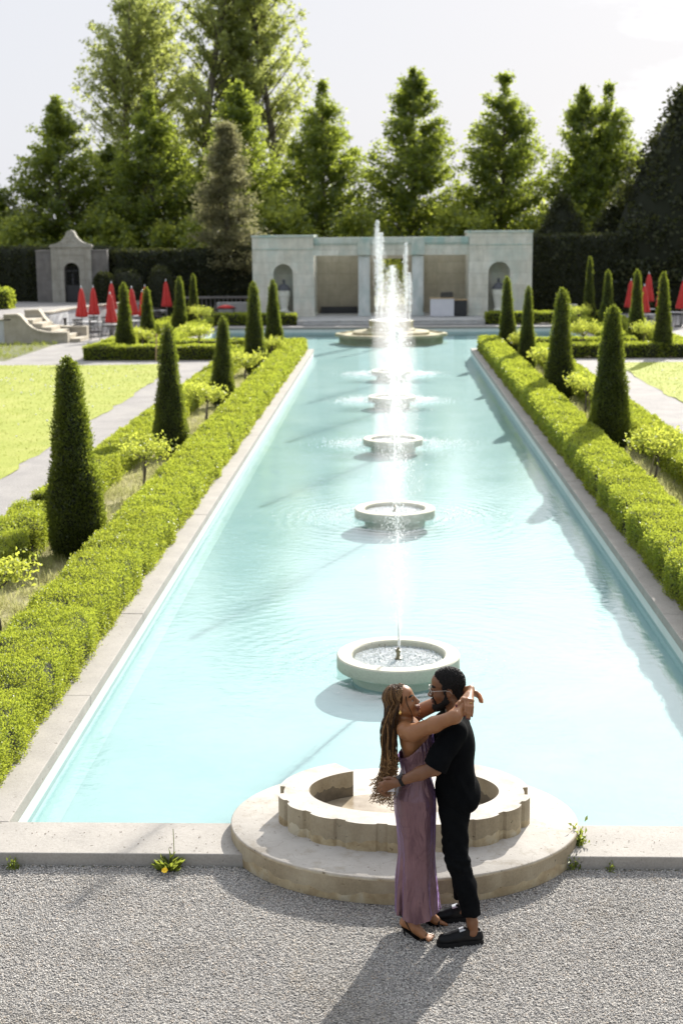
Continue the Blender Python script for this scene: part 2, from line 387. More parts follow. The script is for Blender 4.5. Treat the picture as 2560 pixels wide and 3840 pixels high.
# foliage
m_box = leafmat('box_leaves', [(0.07, 0.12, 0.010), (0.15, 0.215, 0.015), (0.24, 0.30, 0.02), (0.34, 0.365, 0.05)], (0.62, 0.69, 0.075), 0.5, 0.045, 0.4)
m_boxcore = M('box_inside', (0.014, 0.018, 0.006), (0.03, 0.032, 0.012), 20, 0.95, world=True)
m_yew = leafmat('clipped_cedar_sprays', [(0.022, 0.036, 0.009), (0.045, 0.066, 0.013), (0.085, 0.11, 0.022)], (0.42, 0.50, 0.05), 0.48, 0.05)
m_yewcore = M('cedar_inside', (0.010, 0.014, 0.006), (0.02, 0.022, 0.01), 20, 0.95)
m_tree = leafmat('tree_leaves', [(0.04, 0.068, 0.014), (0.07, 0.11, 0.02), (0.12, 0.165, 0.03)], (0.62, 0.72, 0.09), 0.56, 0.04)
m_tree2 = leafmat('shrub_leaves', [(0.07, 0.11, 0.02), (0.11, 0.16, 0.028), (0.18, 0.23, 0.045)], (0.80, 0.86, 0.13), 0.58, 0.04)
m_poplar = leafmat('poplar_leaves', [(0.12, 0.155, 0.05), (0.18, 0.22, 0.075), (0.25, 0.29, 0.115)], (0.76, 0.82, 0.2), 0.58, 0.05)
m_grey = leafmat('grey_cedar_sprays', [(0.12, 0.125, 0.065), (0.18, 0.18, 0.10), (0.25, 0.235, 0.14)], (0.50, 0.48, 0.22), 0.48, 0.03)
m_dark = leafmat('dark_cedar_sprays', [(0.026, 0.034, 0.014), (0.042, 0.052, 0.022), (0.07, 0.075, 0.034)], (0.16, 0.18, 0.035), 0.25, 0.03)
m_rose = leafmat('rose_leaves', [(0.16, 0.23, 0.03), (0.27, 0.34, 0.045), (0.40, 0.45, 0.08)], (0.8, 0.84, 0.12), 0.55, 0.04)
m_drygrass = leafmat('dry_grass', [(0.30, 0.32, 0.11), (0.40, 0.39, 0.18), (0.24, 0.31, 0.08)], (0.6, 0.58, 0.26), 0.45, 0.03)
m_turf = leafmat('grass_blades', [(0.22, 0.27, 0.045), (0.31, 0.35, 0.06), (0.38, 0.40, 0.10)], (0.5, 0.56, 0.10), 0.3, 0.03)
m_weed = leafmat('weed_leaves', [(0.07, 0.11, 0.02), (0.12, 0.17, 0.03), (0.2, 0.24, 0.05)], (0.5, 0.56, 0.07), 0.45, 0.04)
m_fluff = M('seed_heads', (0.8, 0.8, 0.78), None, rough=0.9)
m_bark = M('bark', (0.09, 0.075, 0.055), (0.16, 0.14, 0.11), 6, 0.95, 0.7, 30, 0.02, vec_scale=(3, 3, 0.5))
m_stake = M('stake_wood', (0.22, 0.18, 0.12), (0.32, 0.27, 0.19), 8, 0.85, 0.3, 40, vec_scale=(3, 3, 0.5))

# buildings and furniture
m_pav = stone('pavilion_limestone', (0.84, 0.82, 0.73), (0.66, 0.66, 0.59), (0.48, 0.60, 0.55), 0.3, True, 0.85, (1.5, 0.62))
m_pavtop = stone('pavilion_cornice', (0.66, 0.69, 0.62), (0.48, 0.55, 0.51), (0.25, 0.42, 0.39), 0.6, True, 0.85)
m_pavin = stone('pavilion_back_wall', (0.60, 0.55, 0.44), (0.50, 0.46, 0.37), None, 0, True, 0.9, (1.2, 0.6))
m_col = stone('column_stone', (0.74, 0.76, 0.74), (0.6, 0.63, 0.62), (0.22, 0.36, 0.33), 0.3, True)
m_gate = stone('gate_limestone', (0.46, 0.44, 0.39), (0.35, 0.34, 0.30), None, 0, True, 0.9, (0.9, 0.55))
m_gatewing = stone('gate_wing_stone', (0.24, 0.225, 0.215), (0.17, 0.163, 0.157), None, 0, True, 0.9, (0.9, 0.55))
m_white = stone('whitewashed_wall', (0.74, 0.75, 0.76), (0.58, 0.6, 0.62), None, 0, True)
m_step = stone('stair_stone', (0.55, 0.50, 0.41), (0.42, 0.38, 0.30), None, 0, True)
m_greystone = stone('grey_step_stone', (0.46, 0.46, 0.45), (0.36, 0.365, 0.36), None, 0, True)
m_iron = M('black_iron', (0.02, 0.02, 0.022), (0.035, 0.035, 0.04), 9, 0.45, spec=0.5)
m_red = M('red_umbrella_cloth', (0.46, 0.022, 0.018), (0.58, 0.035, 0.026), 5, 0.7, 0.2, 60, Sheen_Weight=0.25)
m_silver = M('silver_metal', (0.6, 0.6, 0.6), None, rough=0.3, metal=1.0)
m_pole = M('pole_metal', (0.33, 0.32, 0.31), (0.4, 0.39, 0.38), 8, 0.45, metal=0.6)
m_tabletop = M('table_top', (0.55, 0.56, 0.55), (0.62, 0.63, 0.62), 8, 0.3, spec=0.5)
m_chair = M('chair_frame', (0.035, 0.032, 0.03), (0.06, 0.055, 0.05), 8, 0.4, spec=0.5)
m_counter = M('counter_panel', (0.58, 0.58, 0.62), (0.64, 0.64, 0.67), 3, 0.5)
m_black = M('black_plastic', (0.02, 0.021, 0.024), (0.03, 0.03, 0.033), 6, 0.4)
m_wood = M('counter_wood', (0.4, 0.27, 0.13), (0.5, 0.36, 0.2), 6, 0.5, vec_scale=(1, 8, 8))
m_urn = stone('urn_stone', (0.85, 0.85, 0.77), (0.72, 0.73, 0.66), None, 0, True)
m_urnlid = stone('urn_lid_lead', (0.16, 0.165, 0.18), (0.1, 0.105, 0.12), None, 0, True)
m_bronze = M('nozzle_bronze', (0.12, 0.11, 0.07), (0.22, 0.2, 0.13), 20, 0.4, metal=0.7)
m_yellow = M('flower_yellow', (0.8, 0.5, 0.01), (0.9, 0.62, 0.03), 30, 0.7)
m_debris = M('dry_seed_bits', (0.09, 0.055, 0.03), (0.16, 0.1, 0.05), 40, 0.9)
# ================================================================== the setting
PX0, PX1, PY0, PY1 = -2.95, 3.25, 10.22, 56.2          # long channel of the pool
AX0, AX1, AY1 = -8.4, 8.7, 69.6                        # cross arm at its far end
WZ, FZ = -0.15, -0.36
def in_pool(x, y):
    return (PX0 < x < PX1 and PY0 < y < PY1 + .1) or (AX0 < x < AX1 and PY1 < y < AY1)
def sheet(name, xs, ys, z, mat, skip=None, kind='structure', jitter=0.0, sub=1):
    mb = MB()
    for i in range(len(xs) - 1):
        for j in range(len(ys) - 1):
            x0, x1, y0, y1 = xs[i], xs[i + 1], ys[j], ys[j + 1]
            if skip and skip((x0 + x1) / 2, (y0 + y1) / 2): continue
            mb.add([(x0, y0, z), (x1, y0, z), (x1, y1, z), (x0, y1, z)], [(0, 1, 2, 3)])
    o = mb.build(name, mat); tag(o, kind=kind); return o
sheet('ground', [-900, -40, AX0, PX0, PX1, AX1, 40, 900], [-60, 0, PY0, PY1, AY1, 120, 900], 0.0, m_ground, in_pool)
sheet('gravel_court', [-14, 14], [-6, 9.64], 0.004, m_gravel)
# bed soil between the hedges, lawns and paths
for n_, x0, x1, y0, y1, z, m_ in [('planting_bed', -6.0, -3.0, 10.3, 56, .004, m_bed), ('planting_bed', 3.35, 6.1, 10.3, 56, .004, m_bed),
        ('planting_bed', -11.3, -6.0, 52.45, 56.0, .004, m_bed), ('planting_bed', 6.1, 11.5, 52.45, 56.0, .004, m_bed),
        ('planting_bed', -11.3, -8.75, 56, 74, .004, m_bed), ('planting_bed', 9.05, 11.5, 56, 74, .004, m_bed),
        ('garden_path', -7.5, -6.0, 9.66, 50.6, .004, m_path), ('garden_path', 6.1, 7.9, 9.66, 50.6, .004, m_path),
        ('garden_path', -40, -6.0, 50.6, 52.45, .004, m_path), ('garden_path', 6.1, 40, 50.6, 52.45, .004, m_path),
        ('garden_path', -14.2, -11.3, 52.45, 62.6, .004, m_path), ('terrace_gravel', -26, -11.3, 62.6, 86, .004, m_path),
        ('terrace_gravel', 11.5, 40, 52.45, 86, .004, m_path), ('terrace_gravel', -11.3, 11.5, 74, 76, .004, m_path),
        ('terrace_gravel', -8.75, 9.05, 70.0, 74, .004, m_path)]:
    sheet(n_, [x0, x1], [y0, y1], z, m_)
def lawn(x0, x1, y0, y1, seed):
    rng = np.random.default_rng(seed); nx, ny = 30, 60
    xs = np.linspace(x0, x1, nx); ys = np.linspace(y0, y1, ny)
    gx, gy = np.meshgrid(xs, ys)
    zz = .016 + .012 * np.sin(gx * 1.3 + seed) * np.sin(gy * .7) + rng.uniform(-.006, .006, gx.shape)
    e = np.zeros_like(gx); e[:, 0] = 1; e[:, -1] = 1; e[0] = 1; e[-1] = 1
    gxj = gx + e * rng.uniform(-.09, .09, gx.shape); gyj = gy + e * rng.uniform(-.09, .09, gx.shape)
    V = np.stack([gxj, gyj, zz], 2).reshape(-1, 3)
    q = (np.arange(ny - 1)[:, None] * nx + np.arange(nx - 1)[None]).ravel()
    F = np.stack([q, q + 1, q + nx + 1, q + nx], 1)
    tag(mesh_np('lawn', V, F, m_lawn, smooth=True), kind='structure')
    # blades catching the back light, denser close to the viewer
    n = 30000; y = y0 + (y1 - y0) * rng.random(n) ** 1.4; x = x0 + (x1 - x0) * rng.random(n)
    P = np.stack([x, y, np.full(n, .01)], 1); D = np.stack([rng.normal(0, .35, n), rng.normal(0, .35, n), np.ones(n)], 1)
    V, F = leaf_arrays(P, D, .02 + .0008 * y, .3)
    tag(mesh_np('grass', V, F, m_turf), 'short sunlit grass of the lawn beside the gravel path', 'grass', kind='stuff')
    # seed heads
    n = 420; mb_v = []; P = np.stack([x0 + (x1 - x0) * rng.random(n), y0 + (y1 - y0) * rng.random(n), rng.uniform(.07, .14, n)], 1)
    cl = np.stack([x0 + (x1 - x0) * rng.random(26), y0 + (y1 - y0) * rng.random(26)], 1)
    k = rng.integers(0, 26, n // 2); P[:n // 2, :2] = cl[k] + rng.normal(0, .45, (n // 2, 2))
    P[:, 0] = np.clip(P[:, 0], x0 + .1, x1 - .1); P[:, 1] = np.clip(P[:, 1], y0 + .1, y1 - .1)
    V, F = octa(P, rng.uniform(.018, .034, n))
    tag(mesh_np('dandelion_clocks', V, F, m_fluff), 'white dandelion seed heads dotted over the mown lawn', 'seed heads', kind='stuff')
def octa(P, r, squash=1.0):
    n = len(P); r = np.broadcast_to(r, (n,))
    o = np.array([[1, 0, 0], [-1, 0, 0], [0, 1, 0], [0, -1, 0], [0, 0, squash], [0, 0, -squash]], float)
    V = (P[:, None, :] + o[None] * r[:, None, None]).reshape(-1, 3)
    f = np.array([[0, 2, 4], [2, 1, 4], [1, 3, 4], [3, 0, 4], [2, 0, 5], [1, 2, 5], [3, 1, 5], [0, 3, 5]])
    F = (np.arange(n)[:, None, None] * 6 + f[None]).reshape(-1, 3)
    return V, F
lawn(-22, -7.4, 14, 50.6, 3); lawn(7.9, 24, 14, 50.6, 5)

# loose pebbles in view on the court (round plinth kept clear)
def pebbles():
    rng = np.random.default_rng(5); n = 125000
    y = rng.uniform(6.9, 9.66, n); x = rng.uniform(-2.75, 2.95, n)
    m = 90000; y2 = 9.66 - np.abs(rng.normal(0, 3.0, m)); x2 = rng.normal(.1, 4.2, m); out_ = (y2 > 3) & ((y2 < 6.9) | (x2 < -2.75) | (x2 > 2.95)) & (np.abs(x2) < 11)
    x = np.concatenate([x, x2[out_]]); y = np.concatenate([y, y2[out_]]); n = len(x)      # thinning out beyond the trodden middle
    k = (np.hypot((x - .112) / 1.318, (y - 10.10) / 1.048) > 1.0); x, y = x[k], y[k]; n = len(x)
    r = rng.uniform(.0034, .0074, n); P = np.stack([x, y, .004 + r * rng.uniform(.1, .75, n)], 1)
    o = np.array([[1, 0, 0], [-1, 0, 0], [0, 1, 0], [0, -1, 0], [0, 0, .75], [0, 0, -.75]], float)
    o = o[None] * rng.uniform(.65, 1.35, (n, 6, 1)) + rng.normal(0, .18, (n, 6, 3))
    a = rng.uniform(0, 2 * PI, n); c, s = np.cos(a), np.sin(a)
    ox = o[..., 0] * c[:, None] - o[..., 1] * s[:, None]; oy = o[..., 0] * s[:, None] + o[..., 1] * c[:, None]
    o = np.stack([ox, oy, o[..., 2]], 2)
    V = (P[:, None] + o * r[:, None, None]).reshape(-1, 3)
    f = np.array([[0, 2, 4], [2, 1, 4], [1, 3, 4], [3, 0, 4], [2, 0, 5], [1, 2, 5], [3, 1, 5], [0, 3, 5]])
    F = (np.arange(n)[:, None, None] * 6 + f[None]).reshape(-1, 3)
    tag(mesh_np('gravel', V, F, m_pebble, smooth=True), 'loose pale grey pebbles covering the court in front of the pool', 'gravel', kind='stuff')
pebbles()

# pool shell: floor and painted walls
mb = MB()
mb.add([(PX0, PY0, FZ), (PX1, PY0, FZ), (PX1, PY1, FZ), (PX0, PY1, FZ)], [(0, 1, 2, 3)])
mb.add([(AX0, PY1, FZ), (AX1, PY1, FZ), (AX1, AY1, FZ), (AX0, AY1, FZ)], [(0, 1, 2, 3)])
tag(mb.build('pool_floor', m_poolfloor), kind='structure')
mb = MB(); ring_pts = [(PX0, PY0), (PX1, PY0), (PX1, PY1), (AX1, PY1), (AX1, AY1), (AX0, AY1), (AX0, PY1), (PX0, PY1)]
for i in range(8):
    (x0, y0), (x1, y1) = ring_pts[i], ring_pts[(i + 1) % 8]
    mb.mi = 0; mb.add([(x0, y0, WZ - .012), (x1, y1, WZ - .012), (x1, y1, 0.0), (x0, y0, 0.0)], [(3, 2, 1, 0)])
    mb.mi = 1; mb.add([(x0, y0, FZ), (x1, y1, FZ), (x1, y1, WZ - .012), (x0, y0, WZ - .012)], [(3, 2, 1, 0)])
# sloped fillet along both long walls
for x, s in ((PX0, 1), (PX1, -1)):
    mb.add([(x + s * .002, PY0, FZ + .15), (x + s * .002, PY1, FZ + .15), (x + s * .16, PY1, FZ + .004), (x + s * .16, PY0, FZ + .004)], [(0, 1, 2, 3)])
tag(mb.build('pool_wall', [m_poolwall, m_poolfloor]), kind='structure')
sheet('pool_water', [AX0, PX0, PX1, AX1], [PY0, PY1, AY1], WZ, m_water, lambda x, y: not in_pool(x, y))

# coping slabs round the pool (each run one thing, joints every 1.8 m)
def coping(name, x0, x1, y0, y1, label, along='y', step=3.1, z1=.1):
    mb = MB(); L0, L1 = (y0, y1) if along == 'y' else (x0, x1); n = max(1, round((L1 - L0) / step))
    for i in range(n):
        a = L0 + (L1 - L0) * i / n; b = L0 + (L1 - L0) * (i + 1) / n - .003; dz = random.uniform(-.003, .003)
        if along == 'y': mb.box(x0, x1, a, b, -.02, z1 + dz, .008)
        else: mb.box(a, b, y0, y1, -.02, z1 + dz, .008)
    return tag(mb.build(name, m_cop, smooth=False), label, 'pool coping', 'stone coping round the pool')
coping('pool_coping', PX0 - .36, PX0 + .02, 10.225, PY1, 'long pale stone coping in sun on the left side of the channel')
coping('pool_coping', PX1 - .02, PX1 + .36, 10.225, PY1, 'long shaded stone coping under the right-hand pool hedge')
coping('pool_coping', -5.2, -.98, 9.66, 10.22, 'pale front coping left of the round plinth, dandelion at its foot', 'x', 4.4)
coping('pool_coping', 1.26, 5.4, 9.66, 10.22, 'pale front coping right of the round plinth, weeds in its joint', 'x', 4.4)
coping('pool_coping', AX0 - .3, AX1 + .3, AY1 + .0, AY1 + .4, 'far white coping below the pavilion step', 'x', 2.4)
coping('pool_coping', AX0 - .36, AX0 + .02, PY1, AY1 - .01, 'coping at the left end of the cross arm')
coping('pool_coping', AX1 - .02, AX1 + .36, PY1, AY1 - .01, 'coping at the right end of the cross arm')

# ------------------------------------------------------------------ round plinth and scalloped basin in the foreground
PC = (.112, 10.10)                                       # both plans are broad ovals
PA, PB = 1.305, 1.035
def jag(a, s=0.0): return .5 * math.sin(7 * a + s) + .3 * math.sin(17 * a + 2 * s) + .25 * math.sin(41 * a + s) + .15 * math.sin(83 * a)
def plinth():
    mb = MB(); N = 256; rows = []
    def row(k, zf): rows.append([(PC[0] + PA * k * math.cos(2 * PI * i / N), PC[1] + PB * k * math.sin(2 * PI * i / N), zf(2 * PI * i / N)) for i in range(N)])
    row(.994, lambda a: -.5); row(.996, lambda a: 0.0); row(.998, lambda a: .072 + .030 * jag(a)); row(1.0, lambda a: .178); row(.9985, lambda a: .193); row(.991, lambda a: .2); row(.0, lambda a: .2)
    V = [p for r in rows for p in r]; mats = [0, 0, 1, 0, 0, 0]
    for k in range(6):
        mb.mi = mats[k]; b0 = len(mb.v) if k == 0 else b0
        if k == 0: mb.v += V
        for i in range(N):
            j = (i + 1) % N; mb.f.append((k * N + i, k * N + j, (k + 1) * N + j, (k + 1) * N + i)); mb.m.append(mats[k])
    return mb
tag(plinth().build('round_plinth', [m_plinth, m_stained], smooth=True, angle=50), 'broad low oval concrete plinth at the pool end, stained sides', 'plinth')
def basin():
    mb = MB(); N = 480; z0, z1 = .197, .41
    a0, a1 = R(90 + 33), R(90 + 360 - 33)               # open towards the pool (+Y)
    outer = []; inner = []; zo = []; zi = []
    for i in range(N + 1):
        a = a0 + (a1 - a0) * i / N
        deg = (math.degrees(a) - 270)                   # 0 = facing the viewer
        per = 20.0; u = ((deg + per / 2) % per) / per   # wide bowed panels parted by narrow set-back ribs
        if abs(deg) < 84:
            if u < .13 or u > .87: k = .962
            else: w = (u - .13) / .74; k = .985 + .020 * (1 - (2 * w - 1) ** 2)
        elif abs(deg) < 97: k = .955
        else: k = 1.0 + .02 * math.sin((abs(deg) - 97) / 50 * PI) + .04 * max(0, (abs(deg) - 120) / 27)
        outer.append((PC[0] + .945 * k * math.cos(a), PC[1] + .02 + .645 * k * math.sin(a)))
        inner.append((PC[0] + .715 * math.cos(a), PC[1] + .04 + .445 * math.sin(a)))
        zo.append(.262 + .030 * jag(a, 1.0)); zi.append(.300 + .025 * jag(a, 2.0))
    n = N + 1
    rows = [[(x, y, z0) for x, y in outer], [(x, y, z) for (x, y), z in zip(outer, zo)], [(x, y, z1) for x, y in outer], [(x, y, z1) for x, y in inner], [(x, y, z) for (x, y), z in zip(inner, zi)], [(x, y, z0) for x, y in inner]]
    for r in rows: mb.v += r
    for k, mi in enumerate([0, 1, 0, 1, 2]):
        for i in range(N): mb.f.append((k * n + i, k * n + i + 1, (k + 1) * n + i + 1, (k + 1) * n + i)); mb.m.append(mi)
    mb.f += [tuple(k * n for k in range(6)), tuple(k * n + N for k in range(5, -1, -1))]; mb.m += [1, 1]
    return mb
t = thing('scalloped_basin', 'scalloped open concrete basin on the oval plinth, gap facing the pool', 'fountain basin', (0, 0, 0))
basin().build('scalloped_wall', [m_plinth, m_stained, m_wetdark], t)
mb = MB(); mb.lathe([(.712, .2), (.712, .206), (.0001, .207)], 64, (0, 0), close=False); mb.v = [(PC[0] + x, PC[1] + .04 + y * .622, z) for x, y, z in mb.v]; mb.build('basin_floor', m_wet, t)
def foam_disc(c, r, z, n, rs, seed, sect=None):
    rng = np.random.default_rng(seed); rr = r * np.sqrt(rng.random(n)); a = rng.uniform(0, 2 * PI, n)
    P = np.stack([c[0] + rr * np.cos(a), c[1] + rr * np.sin(a), z + rng.uniform(0, .02, n)], 1)
    if sect is not None: P = P[sect(P)]
    return octa(P, rng.uniform(rs * .5, rs * 1.3, len(P)), .7)
V, F = foam_disc((0, 0), .69, .208, 5600, .0058, 4, lambda P: (P[:, 1] < -.10 + .1 * np.sin(P[:, 0] * 9) + .08 * np.sin(P[:, 0] * 23)) & (P[:, 0] > -.52))
V = V * np.array([1, .622, 1]) + np.array([PC[0], PC[1] + .04, 0])
tag(mesh_np('foam', V, F, m_foam, t), kind='stuff')

# ------------------------------------------------------------------ five ring fountains down the channel
RY = [15.1, 23.6, 31.97, 40.5, 48.3]
t = thing('ring_fountain', 'round stone fountain ring closest to the couple, bronze nozzle showing', 'fountain', (.105, RY[0], 0), 0, 'ring fountains in the channel')
mb = MB(); mb.lathe([(.495, WZ - .008), (.672, WZ - .008), (.678, WZ), (.678, -.025), (.665, -.01), (.53, -.01), (.515, -.025), (.508, -.3)], 72, close=False); mb.build('ring_wall', m_ring, t, smooth=True, angle=40)
mb = MB(); mb.lathe([(.50, FZ), (.50, WZ - .012)], 48, close=False); mb.build('ring_footing', m_poolfloor, t, smooth=True)
mb = MB(); mb.lathe([(.512, -.09), (.0001, -.09)], 48, close=False); mb.build('inner_water', m_water, t)
mb = MB(); mb.lathe([(.035, -.34), (.035, -.06), (.022, -.055), (.02, .0), (.03, .005), (.03, .03), (.018, .035), (.014, .06)], 14); mb.build('nozzle', m_bronze, t, smooth=True, angle=40)
V, F = foam_disc((0, 0), .495, -.088, 7500, .0062, 9, lambda P: np.hypot(P[:, 0], P[:, 1]) > .05)
tag(mesh_np('foam', V, F, m_foam, t), kind='stuff')
RINGS = [t]
for i, lab in enumerate(['second fountain ring from the couple, splashing at both sides', 'middle fountain ring of the five in the channel', 'fourth fountain ring from the couple, white splash beside it', 'fountain ring in front of the large far basin, veiled by spray']):
    RINGS.append(copy_tree(t, (.105, RY[i + 1], 0), 0, lab))

# jets: a thin stem that breaks into a soft column of drops, and the splash round the ring
def jet_points(rng, n, H, w0, w1, top=.92):
    u = rng.random(n); z = H * (1 - (1 - u) ** 1.25)
    f = z / H
    wid = w0 + (w1 - w0) * np.clip((f - .06) / .4, 0, 1) ** .8 * np.where(f > .72, np.sqrt(np.clip((1.02 - f) / .30, 0, 1)), 1)
    th = rng.uniform(0, 2 * PI, n); rad = wid * np.abs(rng.normal(0, .55, n))
    return np.stack([rad * np.cos(th), rad * np.sin(th), z], 1)
def jet(name, label, loc, H, n, w1, rdrop, seed, splash, group):
    rng = np.random.default_rng(seed)
    t = thing(name, label, 'water jet', loc, 0, group)
    P = jet_points(rng, n, H, .012, w1)
    Q = jet_points(rng, n // 14, H * .99, .006, w1 * .4)           # dense core
    big = rng.random(len(P)) < .05
    r = rng.uniform(.45, 1.0, len(P)) * rdrop; r[big] *= 1.9
    P[:, 0] += .07 * w1 * np.sin(P[:, 2] * 2.3 + seed)
    V1, F1 = octa(P, r, 1.5); V2, F2 = octa(Q, rng.uniform(.6, 1.2, len(Q)) * rdrop, 2.2)
    V, F, fm = join_arrays([(V1, F1, 0), (V2, F2, 0)])
    tag(mesh_np('spray', V, F, m_spray, t), kind='stuff')
    mb = MB(); zs = np.linspace(.1, H * .38, 24)
    mb.tube([(.004 * math.sin(9 * z), .004 * math.cos(7 * z), z) for z in zs], [.0065 + .003 * (i / 23) * (1 + .5 * math.sin(i * 2.1)) for i in range(24)], 6)
    mb.build('stem', m_spray, t, smooth=True)
    mist = MB(); mw = w1 * 1.35; mist.lathe([(.001, .15), (mw * .5, .5), (mw * .85, H * .3), (mw * 1.0, H * .52), (mw * .72, H * .8), (mw * .3, H * .95), (.001, H * 1.0)], 18, fold=lambda a, f: 1 + .15 * math.sin(2 * a + 5 * f + seed), close=False); mist.build('mist', m_mist_thin if w1 < .27 else m_mist, t)
    if splash:
        n2 = splash; a = rng.uniform(0, 2 * PI, n2); rr = .70 + np.abs(rng.normal(0, .34, n2))
        # falls mostly to either side of the ring
        w = np.abs(np.cos(a)) ** 1.5 > rng.random(n2) * .85; a, rr = a[w], rr[w]
        Pz = np.abs(rng.normal(0, .035, len(a)))
        S_ = np.stack([rr * np.cos(a) * 1.2, rr * np.sin(a) * .8, WZ + .004 + Pz], 1)
        V, F = octa(S_, rng.uniform(.5, 1.2, len(a)) * rdrop * 1.15, .8); tag(mesh_np('splash', V, F, m_foam, t), kind='stuff')
    return t
JG = 'fountain jets along the channel'
for i, (H, n, w, rd, sp, lab) in enumerate([
        (3.55, 11000, .26, .0042, 900, 'tall white water jet rising from the ring closest to the couple'),
        (3.55, 3500, .35, .0062, 3600, 'white water jet standing over the second ring from the couple'),
        (3.4, 2400, .38, .0082, 3000, 'white water jet over the middle ring of the channel'),
        (3.6, 1900, .40, .0105, 3600, 'white water jet over the fourth ring from the couple'),
        (3.5, 1700, .40, .0125, 3400, 'white water jet over the ring in front of the large basin')]):
    jet('water_jet', lab, (.105, RY[i], 0), H, n, w, rd, 40 + i, sp, JG)

# ------------------------------------------------------------------ large two-tier basin in the cross arm
BC = (.13, 65.3)
t = thing('tiered_fountain', 'large low two-tier stone fountain standing in the far cross arm', 'fountain', (BC[0], BC[1], 0))
def lobed(a, f): return 1 + .035 * math.cos(8 * a) * (1 if f > .02 else .8)
mb = MB(); mb.lathe([(2.3, FZ), (2.3, -.06), (2.46, -.04), (2.48, .04), (2.46, .1), (2.3, .12), (2.28, .05), (.9, .05)], 96, fold=lobed, close=False); mb.build('lower_basin', m_farbasin, t, smooth=True, angle=40)
mb = MB(); mb.lathe([(1.75, .04), (1.76, .16), (1.70, .2), (.9, .24)], 96, close=False); mb.build('raised_deck', m_farbasin, t, smooth=True, angle=40)
mb = MB(); mb.lathe([(1.12, .2), (1.12, .28), (1.04, .31), (1.0, .34), (1.0, .6), (1.03, .64), (1.0, .68), (.9, .68), (.88, .6), (.0001, .6)], 72, close=False); mb.build('upper_basin', m_farbasin, t, smooth=True, angle=40)
V, F = foam_disc((0, 0), .98, .66, 1500, .022, 6); tag(mesh_np('foam', V, F, m_foam, t), kind='stuff')
for i, (dx, dy, H, lab) in enumerate([(-.62, -.55, 4.55, 'tallest water jet, at the left front of the tiered fountain'), (-.45, .6, 4.0, 'water jet at the left back of the tiered fountain'),
        (.66, -.5, 3.55, 'narrow water jet at the right front of the tiered fountain'), (.84, .55, 2.2, 'shortest water jet, at the right back of the tiered fountain')]):
    jet('water_jet', lab, (BC[0] + dx, BC[1] + dy, .58), H, 2600 if i < 2 else 1700, .2 if i < 2 else .13, .017, 60 + i, 0, 'jets of the tiered fountain')
